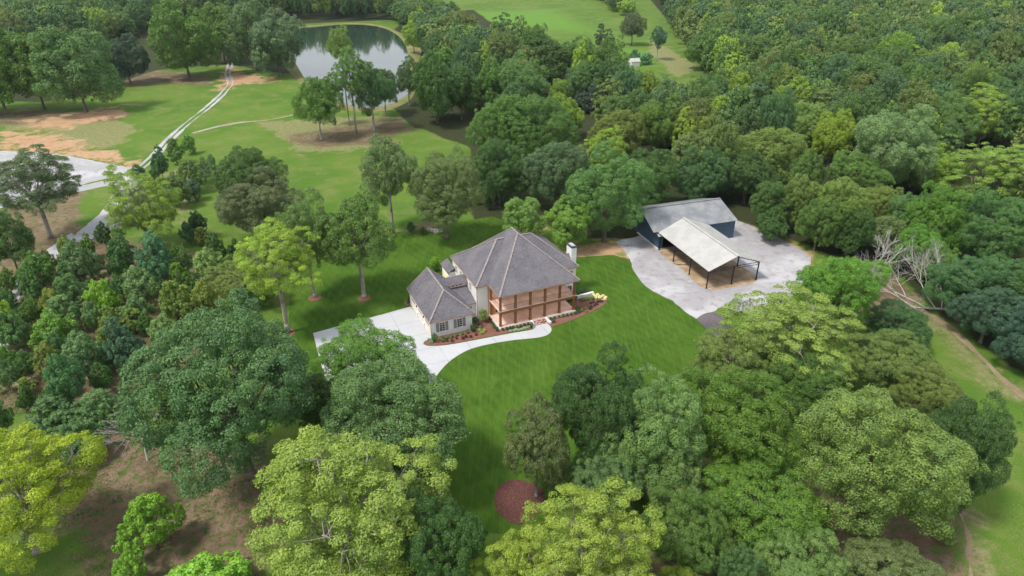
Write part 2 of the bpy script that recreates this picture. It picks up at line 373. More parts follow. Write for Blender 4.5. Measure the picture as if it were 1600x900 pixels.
# palette (albedo)
G = dict(dark=(.075,.150,.036), deep=(.058,.125,.040), mid=(.110,.205,.040), green=(.120,.245,.036), blue=(.120,.225,.085), blued=(.092,.185,.062),
         bright=(.175,.330,.035), yellow=(.300,.390,.035), lime=(.240,.350,.045), olive=(.180,.245,.055), greyg=(.165,.225,.085), pale=(.190,.295,.085))
LK = 1.55      # explicit leaf colours below were noted on a darker scale
RNG = random.Random(5)
CNT = {}
def tree(kind, px, label, cat='tree', group=None, col='mid', base=None, name=None, kz=None, jit=.12, rot=None, world=None):
    P = PROTO[kind]; i = CNT.get(kind, 0); CNT[kind] = i+1
    cm, tm, pb = P[i % len(P)]
    kz = kz or -pb
    if world is None:
        x0, y0, x1, y1 = px; cx, cy = (x0+x1)/2, (y0+y1)/2; ww, hh = x1-x0, y1-y0
        zc = 8.0
        for _ in range(12):
            if base is None: p = at(cx, cy, zc)
            else:
                p = at(base[0], base[1], 0)
                lo_, hi_ = .5, 40
                for _k in range(30):
                    m = (lo_+hi_)/2
                    if pr(p[0], p[1], m)[1] > cy: lo_ = m
                    else: hi_ = m
                zc = m
            dep = pr(p[0], p[1], zc)[2]; r = ww/2*dep/FPX/1.03; hv = hh/2*dep/FPX/1.03
            phi = math.atan2(CAM_H-zc, p[1]); t = hv*hv-(r*math.sin(phi))**2
            rz = math.sqrt(max(t, 0))/math.cos(phi); rz = min(max(rz, .62*r), (1.9 if kind in ('cone', 'pine') else 1.55 if kind == 'young' else 1.35)*r)
            if base is None: zc = kz*rz
        zc = max(zc, rz*1.02)
    else:
        x, y, r, rz, zc = world; p = (x, y, 0)
    o = empty(name or {'young': 'young_tree', 'cone': 'conifer', 'pine': 'tree', 'bush': 'shrub'}.get(kind, 'tree'),
              (p[0] if base is None else p[0], p[1], 0), 0, label, cat, group)
    a = rot if rot is not None else RNG.uniform(0, 6.28)
    c = link('crown', cm, o, (0, 0, zc)); ex = RNG.uniform(.88, 1.12); c.scale = (r*ex, r/ex, rz); c.rotation_euler = (0, 0, a)
    g = G[col] if isinstance(col, str) else tuple(v*LK for v in col); k = (1+RNG.uniform(-jit, jit))*(1.15 if kind == 'young' else (1.08 if kind == 'pecan' else .86) if px is not None and px[3] > 560 else 1.04)
    c.color = (g[0]*k*(1+RNG.uniform(-jit, jit)*.8), g[1]*k, g[2]*k*(1+RNG.uniform(-jit, jit)), 1)
    m2 = tm
    if abs(zc-(-pb)*rz) > .05 and kind != 'bush':
        m2 = tm.copy(); n = len(m2.vertices); co = np.empty(n*3, np.float32); m2.vertices.foreach_get('co', co); co = co.reshape(-1, 3)
        tb = -zc/rz; z = co[:, 2]; low = z < -.8
        z[low] = -.8+(z[low]+.8)*((tb+.8)/(pb+.8)) if tb < -.8 else np.maximum(z[low], tb)
        co[:, 2] = np.maximum(z, tb-.01); m2.vertices.foreach_set('co', co.ravel()); m2.update()
    t = link('trunk', m2, o, (0, 0, zc)); t.scale = (r*ex, r/ex, rz); t.rotation_euler = (0, 0, a)
    PLACED.append((p[0], p[1], r))
    if px is not None: BOXES.append((*px, pr(p[0], p[1], zc)[2], r))
    return o
LK = 1.55; PLACED = []; BOXES = []
# ------------------------------------------------------------------ ground, roads, water
def world_poly(px): return np.array([at(x, y, 0)[:2] for x, y in px])
def inside_sd(poly, X, Y):
    """signed distance (positive inside)"""
    n = len(poly); ins = np.zeros(X.shape, bool); dm = np.full(X.shape, 1e9)
    for i in range(n):
        x1, y1 = poly[i]; x2, y2 = poly[(i+1) % n]
        c = ((y1 > Y) != (y2 > Y)) & (X < (x2-x1)*(Y-y1)/((y2-y1) if y2 != y1 else 1e-9)+x1); ins ^= c
        dx, dy = x2-x1, y2-y1; L = dx*dx+dy*dy+1e-12
        t = np.clip(((X-x1)*dx+(Y-y1)*dy)/L, 0, 1); dm = np.minimum(dm, (X-x1-t*dx)**2+(Y-y1-t*dy)**2)
    d = np.sqrt(dm); return np.where(ins, d, -d)
def axis(spans):
    out = []
    for a, b, s in spans: out.append(np.arange(a, b, s))
    out.append([spans[-1][1]]); return np.concatenate(out)
gx = axis([(-6000, -900, 1200), (-900, -260, 12), (-260, -110, 3), (-110, 130, 1.0), (130, 300, 3), (300, 900, 12), (900, 6000, 1200)])
gy = axis([(-600, 20, 60), (20, 40, 5), (40, 200, 1.0), (200, 360, 2.0), (360, 760, 5), (760, 1400, 40), (1400, 9000, 900)])
GX, GY = np.meshgrid(gx, gy)
def mask(polys, wdt):
    m = np.zeros(GX.shape)
    for p in polys: m = np.maximum(m, np.clip(.5+inside_sd(world_poly(p), GX, GY)/wdt, 0, 1))
    return m
LAWN = [[(452,478),(455,430),(520,400),(560,368),(640,362),(700,350),(770,338),(800,350),(800,372),(905,402),(955,398),(985,405),(1000,430),(1045,466),(1090,498),(1128,545),(1080,600),(1000,700),(900,790),(820,840),(740,830),(700,760),(660,700),(600,640),(520,600),(450,560)]]
CLAY = [[(0,240),(0,205),(60,208),(120,218),(150,232),(215,252),(205,262),(120,245)],
        [(330,136),(345,120),(360,105),(366,90),(374,92),(372,112),(410,118),(440,126),(380,132),(345,140)],
        [(905,402),(895,385),(920,375),(960,372),(985,385),(1000,420),(985,425),(982,396),(950,397),(925,405)],
        [(1150,343),(1200,355),(1275,398),(1270,406),(1195,366),(1148,350)],
        [(30,190),(95,180),(205,165),(190,182),(100,200),(80,210)], [(838,340),(850,330),(858,345),(850,366),(838,362)],
        [(760,320),(800,312),(830,330),(800,335)]]
PALE = [[(0,175),(40,170),(200,188),(215,205),(180,235),(140,232),(60,205),(0,205)], [(1420,480),(1470,500),(1530,550),(1600,615),(1600,640),(1540,600),(1480,530)],
        [(1485,800),(1525,800),(1560,900),(1500,900)], [(1020,60),(1095,105),(1060,125),(1010,80)],
        [(720,345),(745,340),(740,352)], [(250,275),(300,250),(310,330),(300,360)], [(395,190),(640,180),(640,195),(590,232),(470,240)]]
DIRT = [[(455,210),(520,200),(560,195),(630,185),(640,200),(600,225),(500,230),(450,222)], [(640,178),(740,178),(742,190),(660,200)],
        [(-20,178),(60,172),(200,178),(180,190),(0,196)], [(180,120),(250,110),(330,118),(330,134),(250,130),(190,136)],
        [(110,640),(240,680),(420,700),(450,860),(320,930),(150,900),(90,800),(80,700)], [(-40,420),(120,360),(330,400),(345,500),(280,600),(100,640),(-40,640)],
        [(1100,740),(1300,760),(1500,740),(1500,1000),(900,1000)], [(1320,440),(1400,420),(1440,470),(1380,510),(1300,500)],
        [(640,345),(700,350),(705,366),(640,365)], [(0,300),(130,290),(120,360),(0,420)]]
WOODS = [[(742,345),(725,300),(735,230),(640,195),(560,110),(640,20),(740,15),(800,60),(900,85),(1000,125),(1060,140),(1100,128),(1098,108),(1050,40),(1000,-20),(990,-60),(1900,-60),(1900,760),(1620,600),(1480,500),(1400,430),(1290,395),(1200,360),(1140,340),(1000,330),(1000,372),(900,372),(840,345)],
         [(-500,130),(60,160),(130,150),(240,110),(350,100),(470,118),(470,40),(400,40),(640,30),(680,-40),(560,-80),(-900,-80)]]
BRIGHT = [[(700,20),(860,15),(930,50),(850,45),(740,30)], [(940,60),(1000,80),(1020,100),(980,110)]]
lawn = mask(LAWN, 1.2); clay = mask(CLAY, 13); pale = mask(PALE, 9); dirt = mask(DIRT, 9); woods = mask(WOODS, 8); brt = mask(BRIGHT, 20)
rg = np.random.default_rng(3)
Z = .12*np.sin(GX*.11+1)*np.cos(GY*.09)+.05*np.sin(GX*.37)*np.cos(GY*.31)
Z *= np.clip(woods, 0, 1)*1.0
V = np.c_[GX.ravel(), GY.ravel(), np.minimum(Z.ravel(), 0)-.004]
ny, nx = GX.shape; I = np.arange(ny*nx).reshape(ny, nx)
F = np.stack([I[:-1, :-1], I[:-1, 1:], I[1:, 1:], I[1:, :-1]], -1).reshape(-1, 4)
m, n, b, _ = newmat('ground_cover'); tc = N(n, 'ShaderNodeTexCoord'); co = tc.outputs['Object']
def A(nm): return N(n, 'ShaderNodeAttribute', attribute_type='GEOMETRY', attribute_name=nm).outputs['Fac']
n1 = noise(n, co, .03, 6, .6); n2 = noise(n, co, .16, 6, .65, .5); n3 = noise(n, co, .9, 6, .7); n4 = noise(n, co, 5, 5, .75)
mead = mixc(n, ramp(n, n1, .38, .62), (.070,.145,.019), (.112,.180,.030))
mead = mixc(n, ramp(n, n2, .44, .68, 0, .8), mead, (.175,.190,.062))
mead = mixc(n, ramp(n, n3, .42, .62, 0, .5), mead, (.080,.165,.024))
mead = mixc(n, A('bright'), mead, mixc(n, ramp(n, n2, .4, .6), (.10,.24,.03), (.12,.20,.04)))
lw = mixc(n, ramp(n, n2, .35, .65), (.037,.088,.009), (.060,.125,.014))
mp = N(n, 'ShaderNodeMapping'); mp.inputs['Rotation'].default_value = (0, 0, math.radians(-38)); n.links.new(co, mp.inputs[0])
wv = N(n, 'ShaderNodeTexWave'); wv.wave_type = 'BANDS'; wv.inputs['Scale'].default_value = .19; wv.inputs['Distortion'].default_value = 3.0
wv.inputs['Detail'].default_value = 3; wv.inputs['Detail Scale'].default_value = .5; n.links.new(mp.outputs[0], wv.inputs['Vector'])
mp2 = N(n, 'ShaderNodeMapping'); mp2.inputs['Rotation'].default_value = (0, 0, math.radians(-38)); mp2.inputs['Scale'].default_value = (2.2, .18, 1); n.links.new(co, mp2.inputs[0])
st = noise(n, mp2.outputs[0], .8, 5, .7)
dry = noise(n, co, .055, 6, .65, 1.0)
lw = mixc(n, ramp(n, dry, .52, .75, 0, .55), lw, (.120,.165,.036))
lw = mixc(n, math_(n, 'MULTIPLY', wv.outputs[0], .24), lw, (.085,.160,.020))
lw = mixc(n, ramp(n, st, .45, .70, 0, .55), lw, (.100,.170,.026))
lw = mixc(n, ramp(n, n3, .5, .75, 0, .5), lw, (.040,.095,.010))
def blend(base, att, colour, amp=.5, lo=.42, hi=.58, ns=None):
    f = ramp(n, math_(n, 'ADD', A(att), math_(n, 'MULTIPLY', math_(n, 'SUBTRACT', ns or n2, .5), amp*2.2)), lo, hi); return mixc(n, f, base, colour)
c = mead
c = blend(c, 'pale', mixc(n, ramp(n, n3, .4, .6), (.235,.215,.115), (.150,.185,.055)), .7, .40, .75)
c = blend(c, 'dirt', mixc(n, ramp(n, n3, .44, .64), mixc(n, ramp(n, n2, .4, .6), (.15,.095,.070), (.22,.155,.11)), (.075,.115,.030)), .7, .35, .65)
c = blend(c, 'clay', mixc(n, ramp(n, n3, .35, .65), mixc(n, ramp(n, n2, .4, .6), (.36,.165,.085), (.40,.235,.130)), (.42,.31,.20)), 1.0, .35, .80, n2)
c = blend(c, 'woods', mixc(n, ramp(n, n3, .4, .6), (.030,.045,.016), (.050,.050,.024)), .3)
c = mixc(n, ramp(n, A('lawn'), .45, .55), c, lw)
k = mixc(n, ramp(n, n4, .25, .75), (.70,.72,.70), (1.25,1.22,1.2)); c = mixc(n, 1.0, c, k, 'MULTIPLY')
n.links.new(c, b.inputs['Base Color']); b.inputs['Roughness'].default_value = .95; b.inputs['Specular IOR Level'].default_value = .08
bump(n, b, math_(n, 'ADD', n4, math_(n, 'MULTIPLY', n3, 1.5)), .6, .12)
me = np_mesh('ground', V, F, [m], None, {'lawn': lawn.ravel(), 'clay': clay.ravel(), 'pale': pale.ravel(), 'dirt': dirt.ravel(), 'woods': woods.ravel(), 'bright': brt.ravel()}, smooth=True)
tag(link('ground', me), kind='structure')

def smooth_poly(pts, sharp=False, jit=.0, seed=1, step=.8):
    pts = np.asarray(pts, float); n = len(pts); out = []
    r = np.random.default_rng(seed)
    for i in range(n):
        p0, p1, p2, p3 = pts[i-1], pts[i], pts[(i+1) % n], pts[(i+2) % n]
        k = max(1, int(np.linalg.norm(p2-p1)/step))
        for j in range(k):
            t = j/k
            if sharp: q = p1+(p2-p1)*t
            else: q = .5*((2*p1)+(-p0+p2)*t+(2*p0-5*p1+4*p2-p3)*t*t+(-p0+3*p1-3*p2+p3)*t**3)
            out.append(q)
    out = np.array(out)
    if jit: out += r.normal(0, jit, out.shape)
    return out
def sheet(name, px, mat, z, thick=0, sharp=False, jit=0., step=.8, world=None, kind='structure', seed=1, side=None):
    P = smooth_poly(world_poly(px) if world is None else world, sharp, jit, seed, step)
    vs = [Vector((p[0], p[1], 0)) for p in P]
    tris = tessellate_polygon([vs]); v = [(p[0], p[1], z) for p in P]; f = []
    for t in tris:
        a, b_, c_ = [P[i] for i in t]
        s = (b_[0]-a[0])*(c_[1]-a[1])-(b_[1]-a[1])*(c_[0]-a[0]); f.append(tuple(t) if s > 0 else tuple(t[::-1]))
    me = bpy.data.meshes.new(name); nb = len(v)
    if thick:
        v += [(p[0], p[1], z-thick) for p in P]
        for i in range(nb):
            j = (i+1) % nb; f.append((i, j, j+nb, i+nb))
    me.from_pydata(v, [], f); me.update(); me.materials.append(mat)
    return tag(link(name, me), kind=kind)
# pond
mw, nw, bw, _ = newmat('pond_water')
tcn = N(nw, 'ShaderNodeTexCoord'); wn = noise(nw, tcn.outputs['Object'], .8, 4, .6); wn2 = noise(nw, tcn.outputs['Object'], .05, 3)
nw.links.new(mixc(nw, ramp(nw, wn2, .4, .6), (.020,.042,.030), (.028,.050,.036)), bw.inputs['Base Color'])
bw.inputs['Roughness'].default_value = .06; bw.inputs['Specular IOR Level'].default_value = .9; bump(nw, bw, wn, .06, .05)
POND = [(452,62),(462,46),(500,41),(540,38),(575,39),(600,44),(618,53),(630,64),(637,78),(640,100),(642,128),(632,152),(585,169),(532,162),(490,141),(470,114),(455,85)]
POND_ = [(452,62),(462,46),(500,41),(540,38),(575,39),(600,44),(618,53),(630,64),(637,78),(640,100),(652,135),(660,170),(640,188),(590,192),(540,190),(490,182),(468,150),(462,110),(455,85)]
M['bank'] = gravel('reedy_bank', (.16,.17,.06), (.22,.20,.09), (.08,.12,.035))
wp = world_poly(POND); cen = wp.mean(0)
def ringmesh(name, inner, outer, zi, zm, zo, mat):
    n_ = len(inner); mid = (inner+outer)/2
    V_ = np.vstack([np.c_[inner, np.full(n_, zi)], np.c_[inner*.7+outer*.3, np.full(n_, zm)], np.c_[outer, np.full(n_, zo)]])
    F_ = []
    for k_ in (0, 1):
        for i in range(n_):
            j = (i+1) % n_; F_.append((k_*n_+i, k_*n_+j, (k_+1)*n_+j, (k_+1)*n_+i))
    return np_mesh(name, V_, np.array(F_), [mat], smooth=True)
pin = smooth_poly(wp, False, 0, 1, 4)
po = pin+unit(pin-cen)*7.0
sheet('pond', None, mw, .10, world=wp, step=4)
tag(link('pond_bank', ringmesh('pond_bank', pin-unit(pin-cen)*.6, po, .02, .7, -.05, M['bank'])), kind='structure')

# gravel roads, yard, paths
sheet('gravel_road', [(-60,236),(0,236),(60,238),(110,244),(150,252),(205,262),(222,262),(228,275),(215,300),(200,325),(190,350),(150,372),(115,378),(122,362),(155,335),(175,305),(190,290),(160,292),(120,300),(110,296),(150,285),(195,282),(178,278),(130,288),(60,312),(0,325),(-60,335)], M['gravel_road'], .016, jit=.15, step=1.2)
sheet('lower_gravel_road', [(118,380),(95,400),(60,425),(38,445),(30,470),(20,520),(-20,640),(-60,640),(-20,540),(0,480),(15,455),(40,420),(80,385),(112,365)], M['gravel_road'], .018, jit=.15, step=1.2)
TRK = [(214,268),(240,245),(268,215),(298,188),(330,163),(352,142),(360,128),(356,115),(360,98)]
def strip(name, line, w0, w1, mat, z, off=0, jit=.2):
    P = smooth_line(np.array([at(x, y)[:2] for x, y in line]), 2.5); d = np.gradient(P, axis=0); nn = unit(np.c_[-d[:, 1], d[:, 0]])
    t = np.linspace(0, 1, len(P))[:, None]; wd = (w0+(w1-w0)*t)/2
    r = np.random.default_rng(len(name)); sm = lambda: np.convolve(r.normal(0, jit*1.6, len(P)+4), np.ones(5)/5, 'valid')[:, None]
    a = P+nn*(off+wd+sm()); c_ = P+nn*(off-wd+sm())
    V_ = np.vstack([np.c_[a, np.full(len(P), z)], np.c_[c_, np.full(len(P), z)]]); L = len(P)
    F_ = np.array([(i, L+i, L+i+1, i+1) for i in range(L-1)]); return tag(link(name, np_mesh(name, V_, F_, [mat])), kind='structure')
def smooth_line(pts, step):
    out = []
    for i in range(len(pts)-1):
        p0 = pts[max(i-1, 0)]; p1 = pts[i]; p2 = pts[i+1]; p3 = pts[min(i+2, len(pts)-1)]; k_ = max(2, int(np.linalg.norm(p2-p1)/step))
        for j in range(k_):
            t = j/k_; out.append(.5*((2*p1)+(-p0+p2)*t+(2*p0-5*p1+4*p2-p3)*t*t+(-p0+3*p1-3*p2+p3)*t**3))
    out.append(pts[-1]); return np.array(out)
strip('wheel_track', TRK, 1.2, .7, M['gravel_road'], .014, .95, .32)
strip('wheel_track', TRK, 1.1, .7, M['gravel_road'], .014, -.95, .32)
strip('field_path', [(300,208),(330,200),(370,192),(420,187),(458,179)], 1.4, 1.2, M['pale_dirt'], .012, 0, .35)
strip('field_path', [(340,150),(380,143),(420,152),(455,150)], .01, .01, M['pale_dirt'], .012, 0, 0)if False else None
YARD = [(964,377),(1000,368),(1015,350),(1130,342),(1160,348),(1200,364),(1240,384),(1266,402),(1262,425),(1250,455),(1180,490),(1130,480),(1112,490),(1089,498),(1050,471),(1040,465),(1010,448),(992,425),(984,405),(974,390)]
sheet('gravel_yard', YARD, M['gravel'], .020, jit=.12, step=1.0)
sheet('asphalt_drive', [(1089,498),(1112,488),(1135,500),(1150,530),(1165,570),(1140,580),(1125,545),(1105,515)], M['asphalt'], .024, jit=.05, step=.8)
strip('dirt_path', [(1425,478),(1470,503),(1515,540),(1560,585),(1620,640)], 1.7, 1.0, M['dirt_path'], .014, 0, .5)
strip('dirt_path', [(1495,790),(1505,820),(1512,850),(1516,880),(1522,930)], .4, .9, M['dirt_path'], .014, 0, .45)
strip('dirt_path', [(-40,600),(0,606),(60,590),(130,585),(170,610),(190,640)], 1.6, .8, M['dirt_path'], .012, 0, .3)

# concrete drive and walk: a slab with a real edge
DRIVE = [(489,521),(642,479.5),(678,531),(664,533),(661,538),(668,541),(690,540.5),(715,537),(760,528.5),(800,521),(833,515),(836,508.5),(852,503),(861,512),(860,520),(845,527),(800,532),(760,539),(730,548),(705,563),(688,580),(680,592),(640,625),(560,645),(515,605)]
dw = world_poly(DRIVE)
def drive_outline():
    segs = []; hard = {0, 1, 2, 11, 12, 21}
    n_ = len(dw)
    for i in range(n_):
        p0, p1, p2, p3 = dw[i-1], dw[i], dw[(i+1) % n_], dw[(i+2) % n_]
        if i in hard: p0 = p1
        if (i+1) % n_ in hard: p3 = p2
        k_ = max(1, int(np.linalg.norm(p2-p1)/.6))
        for j in range(k_):
            t = j/k_
            segs.append(p1+(p2-p1)*t if (i in (0, 1)) else .5*((2*p1)+(-p0+p2)*t+(2*p0-5*p1+4*p2-p3)*t*t+(-p0+3*p1-3*p2+p3)*t**3))
    return np.array(segs)
mc, nc, bc, _ = newmat('driveway_concrete'); tcc = N(nc, 'ShaderNodeTexCoord'); cc = tcc.outputs['Object']
mpc = N(nc, 'ShaderNodeMapping'); mpc.inputs['Rotation'].default_value = (0, 0, math.radians(-24)); nc.links.new(cc, mpc.inputs[0])
bk = N(nc, 'ShaderNodeTexBrick'); bk.offset = 0; bk.inputs['Scale'].default_value = .22; bk.inputs['Mortar Size'].default_value = .012; bk.inputs['Brick Width'].default_value = 1; bk.inputs['Row Height'].default_value = 1
bk.inputs['Color1'].default_value = (.42,.43,.455,1); bk.inputs['Color2'].default_value = (.46,.47,.495,1); bk.inputs['Mortar'].default_value = (.30,.30,.31,1); nc.links.new(mpc.outputs[0], bk.inputs['Vector'])
q1 = noise(nc, cc, .25, 6, .6); q2 = noise(nc, cc, 2.2, 5, .7)
cx = mixc(nc, ramp(nc, q1, .35, .65, 0, .5), bk.outputs[0], (.50,.51,.535)); cx = mixc(nc, ramp(nc, q2, .50, .72, 0, .45), cx, (.36,.36,.37))
nc.links.new(cx, bc.inputs['Base Color']); bc.inputs['Roughness'].default_value = .85; bc.inputs['Specular IOR Level'].default_value = .2
sheet('driveway', None, mc, .07, thick=.12, sharp=True, world=drive_outline(), step=5)

# mulch beds
sheet('mulch_bed', [(664,534),(676,529),(738,514),(742,505),(770,488),(781,515),(836,500),(837,506),(832,513),(800,519.5),(760,527),(715,535.5),(690,539),(668,539.5),(662,537.5)], M['mulch'], .045, thick=.06, step=.6)
sheet('mulch_bed', [(852,503),(897,487),(893,470),(905,464),(925,461),(943,460),(950,467),(941,478),(920,489),(897,499),(872,508),(860,511),(855,508)], M['mulch'], .045, thick=.06, step=.6)
sheet('mulch_bed', [(772,777),(780,760),(798,750),(822,752),(846,764),(852,785),(838,806),(812,820),(790,812),(776,797)], M['mulch_dark'], .05, thick=.06, step=.8)
for (x, y, r) in ((492,466,1.25),(569,466.5,1.25),(450,520,1.2),(640,474,1.0)):
    c0 = at(x, y)[:2]; a_ = np.linspace(0, 2*math.pi, 14)[:-1]
    sheet('mulch_ring', None, M['mulch'], .06, thick=.07, world=np.c_[c0[0]+r*np.cos(a_), c0[1]+r*np.sin(a_)], step=.5)
# ------------------------------------------------------------------ house (local frame: a along the porch front, b to the back)
HA = math.radians(24); HO = at(781, 512.5, .5)[:2]
house = empty('house', (HO[0], HO[1], 0), HA, 'large white two storey house with grey hipped roof and brown double porch', 'house')
EZ = 6.6; T = .16
ma0, ma1, mb0, mb1, rz_ = -2.35, 17.6, 4.65, 17.9, 11.6
mid = (mb0+mb1)/2; run = (mb1-mb0)/2
# walls
def walls(name, mat, rects, z0=0):
    q = MB()
    for (x0, x1, y0, y1, zt) in rects: q.box(x0, x1, y0, y1, z0, zt)
    return q.build(name, mat, house)
walls('wall', M['white_paint'], [(-2.05,-1.75,5.0,17.55,6.5),(-1.75,0.0,5.0,5.3,6.5),(15.0,17.2,5.0,5.3,6.5),(16.9,17.2,5.3,17.55,6.5),(-1.75,16.9,17.25,17.55,6.5)])
walls('porch_wall', M['peach_wall'], [(.003,14.997,4.8,5.1,6.48)])
# roof: main hip (left and right of the gable mass)
r = MB()
L0, L1 = (ma0+run, mid, rz_), (ma1-run, mid, rz_)
ap, bp = (7.5, 9.3, 13.0), (7.5, 11.9, 13.0)
c1, c2, c3, c4 = (ma0, mb0, EZ), (ma1, mb0, EZ), (ma1, mb1, EZ), (ma0, mb1, EZ)
r.slab([c1, c2, L1, L0], T); r.slab([c2, c3, L1], T); r.slab([c3, c4, L0, L1], T); r.slab([c4, c1, L0], T)
r.build('roof', M['shingle'], house)
r = MB(); f1, f2, f3, f4 = (-.1,-.15,EZ+.004), (15.1,-.15,EZ+.004), (15.1,18.05,EZ+.004), (-.1,18.05,EZ+.004)
r.slab([f1, f2, ap], T); r.slab([f2, f3, bp, ap], T); r.slab([f3, f4, bp], T); r.slab([f4, f1, ap, bp], T)
pr_roof = r.build('porch_roof', M['shingle'], house)
def caps(lines, nm='ridge_cap', w_=.32):
    for p, s in lines:
        q = MB(); p = Vector(p)+Vector((0,0,.03)); s = Vector(s)+Vector((0,0,.03)); L = (s-p).length; k = max(1, int(L/.33))
        for i in range(k):
            u0 = p.lerp(s, i/k); u1 = p.lerp(s, (i+.86)/k); q.bar(u0, u1, w_, .09)
        q.build(nm, M['ridge'], house)
caps([(c1, L0), (c2, L1), (c3, L1), (c4, L0), (f1, ap), (f2, ap), (ap, bp), (f3, bp), (f4, bp), (L0, (5.8, mid, rz_)), ((9.2, mid, rz_), L1)])
# eaves: fascia boards
def fascia(loop, z, mat=M['fascia'], h=.2, closed=True):
    q = MB(); n_ = len(loop)
    for i in range(n_ if closed else n_-1):
        a_, b_ = loop[i], loop[(i+1) % n_]; q.bar((a_[0], a_[1], z), (b_[0], b_[1], z), .07, h)
    return q
q = fascia([(ma0,mb0),(-.1,mb0)], EZ-.13, closed=False)
for l in ([(15.1,mb0),(ma1,mb0),(ma1,mb1),(15.1,mb1)], [(-.1,mb1),(ma0,mb1),(ma0,mb0)], [(-.1,mb0),(-.1,-.15),(15.1,-.15),(15.1,mb0)]):
    k = fascia(l, EZ-.13, closed=False); o_ = len(q.v); q.v += k.v; q.f += [tuple(i+o_ for i in f) for f in k.f]
q.build('fascia', M['fascia'], house)
q = MB(); q.box(-.05, 15.05, -.1, 4.78, EZ-.30, EZ-.20); q.box(ma0+.05, ma1-.05, mb0+.05, mb1-.05, EZ-.29, EZ-.21); q.build('soffit', M['white_paint'], house)
q = MB(); q.tube((2.2,9.2,8.75),(2.2,9.2,9.75),.07); q.build('vent_pipe', M['cable'], house)
# porch
q = MB(); q.box(0, 14.7, -.1, 4.79, 0, .47); q.build('porch_base', M['white_paint'], house)
q = MB(); q.box(.06, 14.64, -.04, 4.785, .473, .55); q.build('porch_floor', M['pink_floor'], house)
PX = (.3, 3.1, 5.9, 8.7, 11.55, 14.4)
for x in PX:
    q = MB(); q.box(x-.18, x+.18, .22, .58, .55, 6.3); q.box(x-.23, x+.23, .17, .63, .55, .82); q.box(x-.22, x+.22, .18, .62, 6.05, 6.3); q.build('post', M['timber'], house)
for x in (.3, 14.4):
    q = MB(); q.box(x-.14, x+.14, 4.45, 4.73, .55, 6.3); q.build('post', M['timber'], house)
q = MB(); q.box(.1, 14.6, .2, 4.785, 3.38, 3.5); q.build('balcony', M['pink_floor'], house)
q = MB(); q.box(.08, 14.62, .57, .72, 3.05, 3.37); q.box(.08, 14.62, .05, .17, 3.02, 3.50); q.box(.46, .60, .73, 4.4, 3.08, 3.36); q.box(14.1, 14.24, .73, 4.4, 3.08, 3.36); q.build('beam', M['timber'], house)
q = MB(); q.box(.02, 14.68, .07, .19, 3.505, 3.54); q.box(.0, .1, .2, 4.7, 3.40, 3.55); q.box(14.6, 14.7, .2, 4.7, 3.40, 3.55); q.build('balcony_edge', M['pink_floor'], house)
def rail(z0):
    q = MB()
    for zz, rr in ((z0+1.0, .028), (z0+.78, .010), (z0+.56, .010), (z0+.34, .010), (z0+.12, .010)):
        for i in range(5): q.tube((PX[i]+.14, .36, zz), (PX[i+1]-.14, .36, zz), rr, n=4)
        for x in (.3, 14.4): q.tube((x, .56, zz), (x, 4.45, zz), rr, n=4)
    return q.build('railing', M['cable'], house)
rail(3.5)
for zc_, en in ((6.28, 11), (3.36, 12)):
    for x in (1.7, 4.5, 7.3, 10.1, 13.0):
        q = MB(); q.tube((x, 2.5, zc_), (x, 2.5, zc_-.04), .12, n=12); lp = q.build('ceiling_lamp', M['lamp'], house)
        ld = bpy.data.lights.new('lamp_light', 'AREA'); ld.shape = 'DISK'; ld.size = .5; ld.energy = en; ld.color = (1, .82, .66)
        lo = bpy.data.objects.new('lamp_light', ld); COL.objects.link(lo); lo.parent = house; lo.location = (x, 2.5, zc_-.06)
# openings
def window(x, z, wd, ht, face, sub=(2, 3), b_=None, name='window', frame=None, mat=None):
    """face: 'f' looks to -b at b=b_, 'l' looks to -a at a=b_"""
    frame = frame or M['white_paint']
    def bx(mb, u0, u1, d0, d1, z0, z1):
        if face == 'f': mb.box(u0, u1, b_-d1, b_-d0, z0, z1)
        else: mb.box(b_-d1, b_-d0, u0, u1, z0, z1)
    q = MB(); t = .08
    bx(q, x-wd/2-t, x-wd/2, .002, .08, z-.0, z+ht); bx(q, x+wd/2, x+wd/2+t, .002, .08, z, z+ht)
    bx(q, x-wd/2-t, x+wd/2+t, .002, .085, z+ht, z+ht+t); bx(q, x-wd/2-t*1.4, x+wd/2+t*1.4, .002, .12, z-t, z)
    for i in range(1, sub[0]): u = x-wd/2+wd*i/sub[0]; bx(q, u-.018, u+.018, .022, .05, z, z+ht)
    for j in range(1, sub[1]): v_ = z+ht*j/sub[1]; bx(q, x-wd/2, x+wd/2, .024, .052 if j*2 != sub[1] else .07, v_-.018, v_+.018)
    w_ = q.build(name, frame, house)
    g = MB(); bx(g, x-wd/2, x+wd/2, .004, .02, z, z+ht); g.build('pane', mat or M['glass'], w_); return w_
def shutters(x, z, wd, ht, b_):
    for s in (-1, 1):
        q = MB(); x0 = x+s*(wd/2+.12) if s > 0 else x-wd/2-.12-.52
        q.box(x0, x0+.05, b_-.06, b_-.004, z-.06, z+ht+.06); q.box(x0+.47, x0+.52, b_-.06, b_-.004, z-.06, z+ht+.06)
        k = 14
        for i in range(k): zz = z-.06+(ht+.12)*i/k; q.box(x0+.05, x0+.47, b_-.045, b_-.004, zz+.01, zz+(ht+.12)/k-.012)
        q.build('shutter', M['shutter'], house)
for x in (3.2, 5.6, 9.2, 11.7): window(x, 4.3-.6, .95, 1.9, 'f', (2, 4), 4.8, frame=M['white_paint'])
for x in (1.7, 4.5, 10.2, 13.0): window(x, .75, 1.1, 2.1, 'f', (2, 4), 4.8)
